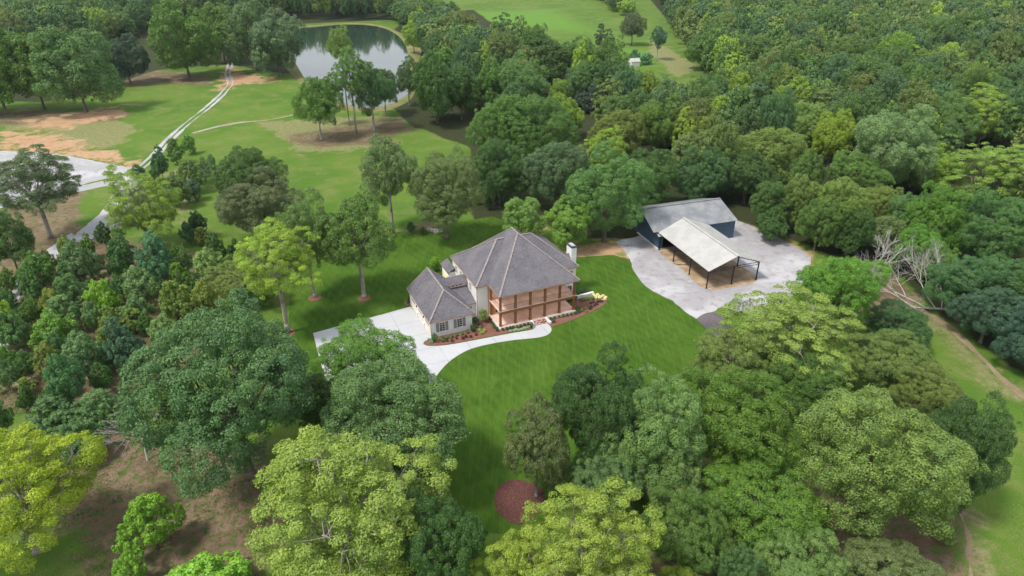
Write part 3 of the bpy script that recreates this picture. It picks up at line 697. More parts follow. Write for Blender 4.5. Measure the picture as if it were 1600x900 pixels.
# front door with timber leaf, balcony door
q = MB(); q.box(6.55, 8.15, 4.70, 4.798, .55, 3.0); d_ = q.build('door', M['cable'], house)
q = MB(); q.box(7.9, 7.96, 4.62, 4.70, 1.5, 1.8); q.build('handle', M['metal_flue'], d_)
q = MB(); q.box(6.9, 7.9, 4.72, 4.798, 3.5, 5.7); q.build('door', M['glass'], house)
mo = simple('orange_panel', (.45,.20,.06), (.55,.27,.09), 3, .5)
q = MB(); q.box(.45, 1.0, 4.70, 4.797, .55, 2.6); q.build('shutter', mo, house)  # flat orange panel at the left end of the porch wall
# steps with cheek walls
q = MB()
for i in range(3): q.box(6.05, 8.45, -.12-.36*(i+1), -.101-.36*i+.0, 0, .47-.145*i)
q.build('steps', M['brick_step'], house)
for s, x in ((-1, 5.85), (1, 8.65)):
    q = MB()
    for i in range(5):
        a0 = i/5; q.box(x-.17+s*.09*a0*a0*4, x+.17+s*.09*a0*a0*4, -.102-.3*(i+1), -.102-.3*i+.001, 0, .66-.06*i)
    q.build('cheek_wall', M['white_paint'], house)
# chimney
q = MB(); q.box(17.202, 18.25, 6.9, 8.8, 0, 9.2); ch = q.build('chimney', M['white_paint'], house)
q = MB(); q.box(17.15, 18.30, 6.85, 8.85, 9.2, 9.42); q.build('cap', M['cap'], ch)
q = MB(); q.box(17.38, 18.06, 7.15, 8.55, 9.42, 9.55); q.build('flue', M['metal_flue'], ch)
q = MB(); q.poly([(17.21,6.9,7.0),(17.21,8.8,7.0),(17.21,7.85,7.9)]); q.poly([(17.21,7.85,7.9),(16.0,7.85,7.85),(17.21,6.9,6.95)][::-1]); q.poly([(17.21,7.85,7.9),(16.0,7.85,7.85),(17.21,8.8,6.95)]); q.build('saddle', M['shingle'], house)
for a_, b_, z_ in ((-2.12,5.06,6.35),(-.06,4.93,6.35),(-11.47,2.33,3.1)):
    q = MB(); q.tube((a_,b_,.1),(a_,b_,z_),.05); q.build('downpipe', M['fascia'], house)
# garage wing
ga0, ga1, gb0, gb1, gz, gr = -11.75, -3.75, 2.0, 15.1, 3.3, 6.65
gm = (ga0+ga1)/2
walls('garage_wall', M['stucco'], [(-11.4,-11.1,2.4,14.75,3.2),(-4.4,-4.1,2.4,14.75,3.2),(-11.1,-4.4,2.4,2.7,3.2),(-11.1,-4.4,14.45,14.75,3.2)])
q = MB(); q.poly([(-11.4,14.75,3.2),(-4.1,14.75,3.2),(gm,14.75,6.35)]); q.poly([(-11.4,14.7,3.2),(-4.1,14.7,3.2),(gm,14.7,6.35)][::-1]); q.build('gable', M['stucco'], house)
r = MB(); h0, h1, h2, h3 = (ga0,gb0,gz),(ga1,gb0,gz),(ga1,gb1,gz),(ga0,gb1,gz); g0 = (gm, gb0+4.0, gr); g1 = (gm, gb1, gr)
r.slab([h0, h1, g0], T); r.slab([h1, h2, g1, g0], T); r.slab([h3, h0, g0, g1], T); r.build('garage_roof', M['shingle'], house)
caps([(h0, g0), (h1, g0), (g0, g1)])
q = fascia([(ga0,gb1),(ga0,gb0),(ga1,gb0),(ga1,gb1)], gz-.12, closed=False); q.bar((ga0,gb1+.02,gz-.08),(gm,gb1+.02,gr-.08),.07,.2); q.bar((ga1,gb1+.02,gz-.08),(gm,gb1+.02,gr-.08),.07,.2); q.build('fascia', M['fascia'], house)
q = MB(); q.box(ga0+.05, ga1-.05, gb0+.05, gb1-.05, gz-.26, gz-.2); q.build('soffit', M['stucco'], house)
for x in (-9.45, -6.35): window(x, 1.0, .85, 1.6, 'f', (2, 4), 2.4); shutters(x, 1.0, .85, 1.6, 2.4)
for y in (4.4, 8.2, 12.2):
    q = MB(); q.box(-11.46, -11.40, y-1.35, y+1.35, .05, 2.35); d_ = q.build('garage_door', M['garage'], house)
    q = MB()
    for j in range(4): q.box(-11.475, -11.461, y-1.3, y+1.3, .12+.56*j, .56+.56*j)
    q.build('panel', M['garage'], d_)
    q = MB(); q.box(-11.482, -11.476, y-1.1, y+1.1, 1.9, 2.2); q.build('pane', M['glass'], d_)
for y in (6.3, 10.2):
    q = MB(); q.box(-11.62, -11.41, y-.22, y+.22, .0, .9); q.box(-11.58, -11.41, y-.18, y+.18, .9, 1.0); q.build('pier', M['white_paint'], house)
    q = MB(); q.box(-11.56, -11.41, y-.08, y+.08, 1.9, 2.25); q.build('wall_lantern', M['cable'], house)
# link between garage and house: low shed roof, clerestory and its little gable
walls('link_wall', M['stucco'], [(-4.097,-2.053,5.9,6.15,3.0),(-5.6,-2.053,9.95,10.15,5.25),(-5.6,-2.053,11.6,11.8,5.1)])
r = MB(); r.slab([(-4.6,5.65,3.08),(-2.06,5.65,3.08),(-2.06,9.98,4.45),(-6.6,9.98,4.45)], .14); r.slab([(-6.6,9.55,5.28),(-2.06,9.55,5.28),(-2.06,10.8,6.25),(-7.2,10.8,6.25)], .14); r.slab([(-7.2,10.8,6.25),(-2.06,10.8,6.25),(-2.06,12.2,5.1),(-6.0,12.2,5.1)], .14); r.build('link_roof', M['shingle'], house)
q = fascia([(-4.4,5.65),(-2.08,5.65)], 2.98, closed=False); q.bar((-6.0,9.53,5.18),(-2.1,9.53,5.18),.07,.17); q.build('fascia', M['fascia'], house)
mwn = simple('amber_blind', (.32,.15,.08), (.40,.20,.12), 2, .6)
for x in (-4.7, -4.0, -3.3): window(x, 4.62, .38, .45, 'f', (1, 1), 9.95, mat=mwn)
window(-3.1, 1.3, .5, 1.1, 'f', (1, 2), 5.9)
# bay on the far left corner
walls('bay_wall', M['white_paint'], [(-3.25,-2.053,16.3,16.5,4.1),(-3.25,-2.053,20.2,20.4,4.1),(-3.25,-3.05,16.5,20.2,4.1)])
r = MB(); r.slab([(-3.55,16.1,4.15),(-2.053,16.1,4.95),(-2.053,20.6,4.95),(-3.55,20.6,4.15)][::1], .12); r.build('bay_roof', M['shingle'], house)
mlit = bpy.data.materials.new('lit_window'); mlit.use_nodes = True
bb = mlit.node_tree.nodes['Principled BSDF']; bb.inputs['Base Color'].default_value = (.5,.35,.12,1); bb.inputs['Emission Color'].default_value = (1,.72,.32,1); bb.inputs['Emission Strength'].default_value = .7
window(-2.65, 1.0, .6, 2.1, 'f', (2, 3), 16.3, mat=mlit); window(18.3, 1.0, 2.4, 2.1, 'l', (4, 3), -3.25, mat=mlit)
for y in (8.2, 13.0, 15.4): window(y, 4.2, .9, 1.5, 'l', (2, 4), -2.05)
window(16.0, 1.0, .9, 1.7, 'f', (2, 4), 5.0); window(16.0, 4.2, .9, 1.5, 'f', (2, 4), 5.0)

def Hw(a, b_, z=0): return (HO[0]+a*math.cos(HA)-b_*math.sin(HA), HO[1]+a*math.sin(HA)+b_*math.cos(HA), z)
# courtyard wall stepping down behind the garage
gw = empty('courtyard_wall', Hw(-6.4, 18.6), HA, 'low white stepped courtyard wall behind the garage roof', 'wall')
q = MB(); 
for i in range(6): q.box(-.9+i*.55, -.9+(i+1)*.55, -.05-.25*i, .25-.25*i, 0, 1.9-.13*i)
q.build('wall', M['white_paint'], gw)
q = MB()
for i in range(6): q.box(-.93+i*.55, -.89+(i+1)*.55, -.09-.25*i, .29-.25*i, 1.902-.13*i, 1.98-.13*i)
q.build('coping', M['white_rock'], gw)
# white stone edging wall at the right bed
p0, p1 = at(900, 467), at(927, 460.5)
q = MB(); rr = random.Random(2)
for i in range(9):
    a_ = Vector(p0).lerp(Vector(p1), i/9); b_ = Vector(p0).lerp(Vector(p1), (i+.95)/9); q.bar((a_.x, a_.y, .3+rr.uniform(-.05,.05)), (b_.x, b_.y, .3+rr.uniform(-.05,.05)), .45, .66)
tag(q.build('stone_wall', M['white_rock']), 'low white stone wall edging the bed right of the porch', 'wall')

# ------------------------------------------------------------------ carport and barn
CA = math.radians(18.5); CO = at(1103.5, 450.5)[:2]
cp = empty('carport', (CO[0], CO[1], 0), CA, 'open steel carport with white gabled metal roof on thin black posts', 'carport')
r = MB(); e0, e1 = -.55, 11.65; ez, rz2, rx = 4.05, 6.25, 5.55
tw = M['tin_white']
r.slab([(e0,-.75,ez),(rx,-.65,rz2),(rx,18.9,rz2),(e0,18.1,ez)], .08); r.build('roof_panel', tw, cp)
r = MB(); r.slab([(rx,-.65,rz2),(e1,-.75,ez),(e1,18.1,ez),(rx,18.9,rz2)], .08); r.build('roof_panel', tw, cp)
for s_ in (-1, 1):
    q = MB(); xe, ze = (e0, ez) if s_ < 0 else (e1, ez)
    for i in range(31): y = -.5+i*.6; q.bar((xe, y, ze+.012), (rx, y, rz2+.012), .05, .05)
    q.build('roof_ribs', tw, cp)
r = MB(); r.bar((rx,-.7,rz2+.05),(rx,18.9,rz2+.05),.5,.09); r.build('ridge_cap', tw, cp)
for (x, y) in ((0,0),(5.55,0),(11.1,0),(0,6.1),(0,12.2),(0,18.0),(11.1,6.1),(11.1,12.2),(11.1,18.0)):
    zt = 3.9; q = MB(); q.box(x-.09, x+.09, y-.09, y+.09, 0, zt if x != 5.55 else 3.9); q.box(x-.2, x+.2, y-.2, y+.2, 0, .03); q.build('post', M['steel'], cp)
def truss(y, name='truss'):
    q = MB(); s = (rz2-ez)/(rx-e0)
    q.bar((0,y,3.35),(11.1,y,3.35),.07,.07); q.bar((0,y,3.85),(rx,y,3.85+s*rx),.08,.08); q.bar((11.1,y,3.85),(rx,y,3.85+s*rx),.08,.08)
    q.bar((0,y,3.85),(11.1,y,3.85),.07,.07)
    k = 22
    for i in range(k):
        xa = 11.1*i/k; xb = 11.1*(i+1)/k; q.bar((xa,y,3.35 if i%2 else 3.85),(xb,y,3.85 if i%2 else 3.35),.035,.035)
    return q.build(name, M['steel'], cp)
for y in (0, 6.1, 12.2, 17.9): truss(y)
for x in (0, 11.1):
    q = MB(); q.bar((x,0,3.92),(x,18,3.92),.07,.07); q.bar((x,0,3.5),(x,18,3.5),.05,.05)
    for i in range(36): q.bar((x,i*.5,3.5 if i%2 else 3.92),(x,(i+1)*.5,3.92 if i%2 else 3.5),.03,.03)
    q.build('girder', M['steel'], cp)
q = MB(); s = (rz2-ez)/(rx-e0)
for i in range(5):
    for sgn in (0, 1):
        x = .9+i*1.05; z = 3.93+s*x; x = x if not sgn else 11.1-x; q.bar((x,-.6,z),(x,18.2,z),.06,.06)
q.build('purlin', M['steel'], cp)

barn = empty('barn', (CO[0]-18.5*math.sin(CA), CO[1]+18.5*math.cos(CA), 0), CA, 'long navy blue barn with weathered grey metal roof behind the carport', 'barn')
W_, D_ = 18.5, 13.3; be, br_ = 4.15, 6.75; my = 6.65
q = MB()
q.box(0,.15,0,D_,0,be); q.box(W_-.15,W_,0,D_,0,be); q.box(.15,W_-.15,D_-.15,D_,0,be); q.box(12.2,W_-.15,0,.15,0,be); q.box(.15,1.0,0,.15,0,be); q.box(1.0,12.2,0,.15,3.3,be)
for x in (0, W_-.15):
    q.poly([(x,0,be),(x,D_,be),(x,my,br_-.1)]); q.poly([(x+.15,0,be),(x+.15,D_,be),(x+.15,my,br_-.1)][::-1])
q.build('wall', M['navy'], barn)
q = MB()
for i in range(60): x = W_*i/60; q.box(x, x+.03, -.02, -.003, 3.32 if 1.0 < x < 12.2 else .0, be-.02)
for i in range(44): y = D_*i/44; q.box(-.02, -.003, y, y+.03, 0, be-.02); q.box(W_+.003, W_+.02, y, y+.03, 0, be-.02)
q.build('siding_batten', M['navy'], barn)
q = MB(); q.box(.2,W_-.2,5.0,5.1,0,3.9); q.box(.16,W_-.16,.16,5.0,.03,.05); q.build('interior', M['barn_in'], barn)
r = MB(); r.slab([(-1.7,-.35,be+.05),(W_+.35,-.35,be+.05),(W_+.1,my,br_),(-1.35,my,br_)], .09); r.build('roof_panel', M['tin_grey'], barn)
r = MB(); r.slab([(-1.35,my,br_),(W_+.1,my,br_),(W_+.35,D_+.5,be+.0),(-1.7,D_+.5,be+.0)], .09); r.build('roof_panel', M['tin_grey'], barn)
r = MB(); r.bar((-1.4,my,br_+.05),(W_+.12,my,br_+.05),.5,.08); r.build('ridge_cap', M['tin_grey'], barn)
r = MB(); r.slab([(-.75,-.9,3.3),(1.1,-.9,3.3),(1.1,0.0,3.75),(-.75,0.0,3.75)], .07); r.build('lean_to_roof', M['tin_white'], barn)
q = MB(); q.box(-.35,-.02,-.1,9,0,.18); q.build('footing', M['concrete'], barn)
def Cw(a, b_): return (CO[0]+a*math.cos(CA)-b_*math.sin(CA), CO[1]+a*math.sin(CA)+b_*math.cos(CA))
sheet('tan_floor', None, M['tan'], .028, world=np.array([Cw(-.3,.2),Cw(5,-1.2),Cw(11.6,.2),Cw(11.8,9),Cw(11.5,18),Cw(.3,18),Cw(-.2,9)]), jit=.12, step=.8)  # tan sheet over the ground beneath the carport roof
q = MB(); rr = random.Random(7)
for i in range(5): a_ = rr.uniform(-.9,.9); q.bar((a_-1.0, rr.uniform(-.5,.5), .06+.07*i),(a_+1.0, rr.uniform(-.5,.5), .08+.07*i),.12,.06)
pl_ = q.build('plank_pile', simple('pale_lumber', (.5,.36,.2), (.6,.46,.28), 3, .8)); pl_.location = (*Cw(.9, 10.6), .03); tag(pl_, 'small pile of pale planks under the left edge of the carport', 'planks')

# small shed seen among the vines far off
sp = at(990, 103); shed = empty('shed', (sp[0], sp[1], 0), math.radians(20), 'small shed with white roof among vines at the field edge', 'shed')
q = MB(); q.box(-2.2,2.2,-1.8,1.8,0,2.4); q.poly([(-2.2,-1.8,2.4),(-2.2,1.8,2.4),(-2.2,0,3.5)]); q.poly([(2.2,-1.8,2.4),(2.2,1.8,2.4),(2.2,0,3.5)][::-1]); q.build('wall', M['white_paint'], shed)
r = MB(); r.slab([(-2.5,-2.2,2.3),(2.5,-2.2,2.3),(2.5,0,3.6),(-2.5,0,3.6)], .08); r.slab([(-2.5,0,3.6),(2.5,0,3.6),(2.5,2.2,2.3),(-2.5,2.2,2.3)], .08); r.build('roof', tw, shed)

# rocks at the edge of the lawn
def rock(px, py, s, label):
    r_ = np.random.default_rng(int(px*7+py)); import bmesh
    bm = bmesh.new(); bmesh.ops.create_icosphere(bm, subdivisions=2, radius=1)
    for v in bm.verts: v.co *= 1+.22*math.sin(v.co.x*4+px)*math.cos(v.co.y*3+py)+r_.uniform(-.06, .06)
    me = bpy.data.meshes.new('boulder'); bm.to_mesh(me); bm.free(); me.materials.append(M['rock']); p = at(px, py)
    o = link('boulder', me); o.location = (p[0], p[1], s*.3); o.scale = (s*1.3, s, s*.7); tag(o, label, 'boulder', 'boulders under the tree at the lawn edge')
rock(672.5, 361, .75, 'left pinkish boulder at the foot of the grey green tree'); rock(683.5, 363, .95, 'right pale boulder at the foot of the grey green tree')
# ------------------------------------------------------------------ trees (box in photo pixels -> place and real size on the ground)
t = tree
# the garden end: large crowns in front
t('oak', (216,458,500,752), 'huge round bluish green oak left of the driveway', col=(.070,.142,.052), jit=.02)
t('pecan', (-75,648,172,890), 'yellow green leaning tree at the lower left corner with dark trunk', col='yellow', base=(60,862), jit=.03)
t('young', (186,764,280,868), 'small bright green tree alone on the brown clearing', col='bright', jit=.02)
t('young', (168,852,240,930), 'bright green bush at the bottom edge, the smaller of two', col='bright')
t('young', (245,850,405,990), 'wide bright green bush at the bottom edge beside the clearing', col='bright')
t('oak', (492,502,672,650), 'green tree hiding the near edge of the concrete driveway', col='green')
t('oak', (455,575,560,690), 'dark green crown between the huge bluish oak and the driveway tree', col='dark')
t('oak', (500,562,732,775), 'mid green oak just below the driveway tree, left of the lawn', col=(.075,.140,.042))
t('pecan', (398,648,712,950), 'big yellow green tree with pale limbs at the bottom, left of centre', col=(.145,.200,.040), jit=.02)
t('oak', (600,760,765,960), 'dark green tree at the bottom right of the big yellow green tree', col='dark')
t('pecan', (736,830,885,990), 'yellow tree with white bare twigs at the bottom below the red mulch', col=(.170,.225,.032), jit=.02)
t('pecan', (812,754,1032,985), 'yellow olive tree with white limbs at the bottom centre', col=(.150,.205,.034), jit=.02)
t('lawn', (768,622,884,768), 'small round grey green tree standing by the red mulch circle', col='greyg', base=(838,775))
t('oak', (856,546,1018,742), 'dark green tree bordering the lawn above the small round tree', col='dark')
t('oak', (880,685,1015,815), 'pale bluish green tree beside the small round lawn tree', col='blue')
t('oak', (925,585,1100,775), 'pale green rounded tree right of the dark lawn border tree', col='pale')
t('oak', (1040,560,1245,752), 'mid green oak below the dark asphalt drive', col='green')
t('oak', (1080,505,1215,620), 'olive green tree touching the end of the asphalt drive', col='olive')
t('pecan', (1128,448,1345,615), 'yellow green tree at the near edge of the gravel yard', col=(.145,.195,.045))
t('oak', (1238,385,1375,520), 'green tree hiding the right corner of the gravel yard', col='green')
t('oak', (1200,545,1330,660), 'dark crown between the yard edge tree and the big yellow green oak', col='mid')
t('oak', (1310,505,1455,625), 'olive tree left of the grass strip and dirt path', col='olive')
t('oak', (1350,470,1452,545), 'dark low tree beside the fallen dead branches', col='deep')
t('oak', (1240,585,1512,850), 'largest yellow green oak at the lower right', col=(.125,.185,.045), jit=.02)
t('oak', (1425,605,1572,800), 'dark green tree leaning over the grass strip at lower right', col='dark')
t('oak', (1390,560,1500,670), 'olive green crown above the dark tree by the grass strip', col='olive')
t('oak', (1170,812,1330,960), 'pale grey green tree at the bottom edge with a light trunk', col='pale')
t('oak', (1310,825,1470,970), 'grey green tree at the bottom edge next to the bare dirt', col='greyg')
t('oak', (1090,700,1290,860), 'green oak left of the largest yellow green oak', col='green')
t('oak', (1000,755,1140,905), 'mid green tree right of the yellow olive bottom tree', col='mid')
t('oak', (960,660,1110,800), 'pale green tree in the middle of the lower right clump', col='pale')
t('oak', (1120,860,1210,960), 'small dark green crown at the bottom edge right of centre', col='blued')
t('oak', (1020,880,1120,980), 'yellowish crown cut by the bottom edge right of centre', col='lime')
t('young', (1445,800,1495,850), 'small olive bush beside the pale bare dirt', col='olive')
# around the house
LG = 'pale trunked trees on the lawn left of the house'
t('lawn', (508,298,638,440), 'dark green lawn tree with pale forked trunk, nearest to the garage', col='mid', base=(569,465), group=LG)
t('lawn', (438,305,535,440), 'lawn tree with a straight single trunk in a mulch ring, middle of three', col=(.085,.135,.040), base=(492,464), group=LG)
t('pecan', (350,340,492,478), 'lime green tree with bare white limbs at the edge of the lawn', col='lime', base=(450,520), group=LG)
t('oak', (330,225,452,350), 'tall dark green oak in the meadow left of the lawn trees', col='dark')
t('oak', (338,268,470,378), 'olive dark oak in front of the tall dark meadow oak', col=(.075,.100,.042))
t('oak', (330,405,430,478), 'olive low tree behind the huge bluish oak', col='olive')
t('lawn', (560,198,652,345), 'tall grey green tree in the meadow behind the house', col='greyg')
t('oak', (640,234,750,362), 'broad grey green tree with boulders at its foot', col='greyg')
t('mid', (783,305,845,372), 'bright green round tree behind the house roof', col=(.12,.20,.045))
t('mid', (848,308,926,385), 'yellowish green broad leafed tree behind the chimney', col=(.11,.175,.03))
t('cone', (738,294,750,325), 'slim dark conifer, leftmost of the row behind the house', 'conifer', 'slim conifers in a row behind the house', 'deep')
t('cone', (757,296,771,334), 'tallest slim conifer in the row behind the house', 'conifer', 'slim conifers in a row behind the house', 'deep')
t('cone', (772,296,780,326), 'thin conifer right next to the tallest slim conifer', 'conifer', 'slim conifers in a row behind the house', 'deep')
t('cone', (785,302,795,330), 'slim conifer close to the bright green round tree', 'conifer', 'slim conifers in a row behind the house', 'deep')
t('young', (634,345,650,364), 'small dark shrub left of the boulders', 'shrub', None, 'deep', name='shrub')
t('young', (652,352,668,366), 'low spreading dark shrub next to the boulders', 'shrub', None, 'dark', name='shrub')
t('young', (668,400,692,424), 'left green hedge shrub behind the garage', 'shrub', None, 'bright', name='shrub')
t('young', (686,404,708,428), 'right green hedge shrub behind the garage', 'shrub', None, 'mid', name='shrub')
t('cone', (635.5,461,642.5,476), 'little columnar evergreen at the rear corner of the garage', 'shrub', None, 'deep', name='shrub')
# middle wood by hand
WG = 'trees of the wood behind the house'
for k, bx, c, lb in (
    ('oak', (735,140,850,262), 'mid', 'deep green rounded tree at the left end of the wood behind the house'),
    ('oak', (735,215,830,318), 'dark', 'dark tree low on the left edge of the wood behind the house'),
    ('oak', (782,96,855,175), (.085,.150,.045), 'tall lighter green tree standing above the left of the wood'),
    ('oak', (790,150,905,270), 'mid', 'large green tree in the middle of the wood behind the house'),
    ('oak', (812,212,925,330), (.065,.115,.050), 'bluish dome crown directly behind the house chimney wood edge'),
    ('oak', (885,232,1012,378), (.075,.145,.040), 'broad green tree overhanging the left end of the barn'),
    ('pecan', (905,200,985,290), 'lime', 'yellow green tree with bare grey fork above the barn tree'),
    ('oak', (850,148,915,215), 'lime', 'yellowish crown among the darker crowns of the wood'),
    ('oak', (860,122,908,166), (.13,.19,.03), 'bright yellow green crown in the upper part of the wood'),
    ('mid', (902,132,945,175), (.045,.070,.055), 'grey blue bare looking crown beside the bright yellow one'),
    ('mid', (985,108,1038,155), (.13,.20,.03), 'bright green crown right of the white shed roof'),
    ('oak', (925,165,1010,250), 'olive', 'olive crown above the blue barn'),
    ('oak', (990,150,1075,240), 'mid', 'green crown standing behind the barn ridge on its left'),
    ('oak', (960,235,1060,330), 'dark', 'dark crown touching the rear roof of the barn'),
    ('oak', (1050,230,1140,320), 'blued', 'bluish dark crown right behind the barn'),
    ('oak', (1125,232,1212,318), 'dark', 'dark crown behind the right end of the barn'),
    ('mid', (820,60,900,130), 'dark', 'dark crown at the far side of the wood by the field'),
    ('mid', (740,95,800,170), 'mid', 'dense crown above the left end of the wood'),
    ('mid', (640,85,720,190), 'dark', 'dark tree on the near right shore of the pond'),
    ('mid', (690,95,750,192), 'dark', 'dark tree second from the near right shore of the pond'),
    ('mid', (665,120,705,190), 'blued', 'small tree in front of the dark shore trees'),
    ('mid', (655,75,720,125), 'green', 'green crown behind the dark shore trees')):
    t(k, bx, lb, 'tree', WG, c, kz=1.1)
# right hand wood edge by hand
RG = 'trees of the big wood on the right'
for k, bx, c, lb in (
    ('oak', (1320,165,1470,300), (.115,.170,.065), 'huge pale green dome crown in the right hand wood'),
    ('oak', (1270,170,1335,262), 'lime', 'yellow green crown left of the huge pale dome crown'),
    ('oak', (1225,160,1300,235), 'pale', 'pale bluish crown upper left of the huge pale dome crown'),
    ('oak', (1145,190,1258,300), 'olive', 'olive crown with bare grey limbs behind the gravel yard'),
    ('pecan', (1490,138,1592,235), (.15,.21,.035), 'bright yellow green tree near the right edge, highest up'),
    ('oak', (1405,228,1498,305), (.13,.205,.025), 'vivid yellow green crown below the huge pale dome crown'),
    ('pecan', (1480,215,1640,330), (.14,.20,.04), 'wide yellow green tree cut by the right edge of the photo'),
    ('oak', (1222,262,1292,368), 'olive', 'narrow olive tree at the right rim of the gravel yard'),
    ('oak', (1268,280,1360,385), (.125,.190,.045), 'light yellow green tree behind the standing dead tree'),
    ('oak', (1345,330,1412,400), 'greyg', 'grey green crown right behind the standing dead tree'),
    ('oak', (1170,282,1248,358), 'dark', 'dark tree at the rear rim of the gravel yard'),
    ('oak', (1290,235,1400,320), 'mid', 'mid green crown under the huge pale dome crown'),
    ('oak', (1400,290,1510,400), 'green', 'green crown below the vivid yellow green crown'),
    ('oak', (1395,345,1475,425), 'green', 'green tree right behind the fallen dead branches'),
    ('oak', (1490,300,1610,420), (.060,.130,.040), 'deep green leafy crown under the wide yellow green tree'),
    ('oak', (1455,385,1575,505), (.055,.120,.040), 'dense green tree at the wood edge beside the dirt path'),
    ('oak', (1540,400,1660,520), 'dark', 'dark crown at the right edge above the bluish edge tree'),
    ('oak', (1500,438,1598,540), (.050,.105,.065), 'bluish green tree overhanging the dirt path'),
    ('oak', (1568,470,1690,590), (.048,.100,.060), 'bluish dark tree cut by the right edge beside the path'),
    ('oak', (1242,302,1322,392), 'mid', 'mid green tree closing the wood right behind the gravel yard rim'),
    ('oak', (1300,322,1362,398), 'dark', 'dark low tree between the yard rim and the standing dead tree'),
    ('oak', (1338,285,1412,362), 'olive', 'olive crown below the huge pale green dome crown'),
    ('oak', (1385,298,1462,382), (.075,.135,.045), 'mid green crown below the vivid yellow green crown, upper right of the dead tree'),
    ('oak', (1180,330,1235,378), 'dark', 'small dark tree at the rear rim of the gravel yard'),
    ('oak', (1432,380,1502,442), 'mid', 'low green tree where the dirt path enters the wood')):
    t(k, bx, lb, 'tree', RG, c, kz=1.1)
# upper left: pecan row, pond trees
PG = 'big trees in a row at the top of the left field'
for k, bx, c, bs, lb in (
    ('mid', (-60,45,62,182), 'mid', (10,176), 'leftmost big dark tree of the field row, cut by the edge'),
    ('mid', (5,55,100,170), 'mid', (70,171), 'second big tree of the field row from the left'),
    ('mid', (75,42,190,178), (.080,.135,.045), (135,175), 'third and widest big tree of the field row'),
    ('mid', (168,55,242,130), (.050,.080,.042), (204,131), 'dark purplish tree between the wider field row trees'),
    ('mid', (235,12,338,126), 'mid', (296,122), 'big tree of the field row left of the dirt gap'),
    ('mid', (318,8,395,100), 'mid', (352,98), 'tree above the end of the wheel tracks'),
    ('mid', (345,-5,430,112), (.080,.135,.050), (402,110), 'rounded tree just right of the dirt gap'),
    ('mid', (385,22,478,122), (.075,.125,.055), (438,119), 'rightmost tree of the field row, beside the pond')):
    t(k, bx, lb, 'tree', PG, c, base=bs)
QG = 'loose group of trees in front of the pond'
for k, bx, c, bs, lb in (
    ('lawn', (448,108,522,214), 'mid', (502,218), 'leaning green tree at the front left of the pond group'),
    ('pecan', (494,95,532,185), 'mid', (524,196), 'slender tree with thin trunk in the pond group'),
    ('pecan', (504,42,566,192), (.10,.17,.045), (557,209), 'tallest light green tree of the pond group'),
    ('lawn', (508,46,552,100), (.12,.19,.045), (546,196), 'light green crown rising at the top of the pond group'),
    ('lawn', (545,82,612,202), (.060,.115,.036), (585,205), 'dark tree right of the tallest pond group tree'),
    ('lawn', (588,88,640,185), 'dark', (603,180), 'dark tree at the right end of the pond group'),
    ('lawn', (622,85,665,162), 'dark', (640,165), 'thin tree between the pond group and the dark shore trees')):
    t(k, bx, lb, 'tree', QG, c, base=bs)
t('mid', (627,36,664,78), 'bright yellow green tree at the right corner of the pond', col='lime')
t('pine', (928,38,956,82), 'dark grey pine rising above the wood at the field edge', 'pine tree', None, (.050,.075,.045))
t('mid', (968,20,1010,64), 'rounded tree at the near end of the field tree line', col=(.075,.110,.050))
t('lawn', (1017,32,1044,88), 'lone slender tree with bare trunk on the grass strip', col=(.05,.12,.06), base=(1026,94))
for bx, lb in (((982,76,1002,96), 'blue green vine heap left of the white shed roof'), ((998,80,1022,100), 'blue green vine heap right of the white shed roof')):
    t('young', bx, lb, 'vines', None, (.06,.15,.07), name='vine_heap')
# left edge
t('pecan', (-8,226,130,346), 'spreading airy tree with leaning grey trunk beside the gravel road', col=(.075,.115,.050), base=(80,372))
t('pecan', (175,262,292,388), 'yellow green broad tree right of the gravel road', col='lime', base=(238,388))
t('mid', (-30,320,48,425), 'scraggly dark tree with grey twigs at the left edge', col='dark')
t('young', (-40,440,24,560), 'yellowish bush cut by the left edge beside the lower road', col='lime')
t('young', (-30,620,22,690), 'dark bush cut by the left edge above the leaning tree', col='dark')
for bx, c, lb in (((318,395,352,440), 'olive', 'olive bush just left of the lime green lawn edge tree'), ((352,440,392,478), 'dark', 'dark bush under the lime green tree at the lawn edge'),
                  ((395,440,432,476), 'mid', 'mid green bush between the lime green tree trunk and the huge oak'), ((350,372,384,408), 'deep', 'dark bush at the foot of the olive dark oak'),
                  ((300,352,328,384), 'olive', 'olive sapling between the orchard and the tall dark oak')):
    t('young', bx, lb, 'bush', None, c, name='bush')
OG = 'young trees in the orchard rows at left'
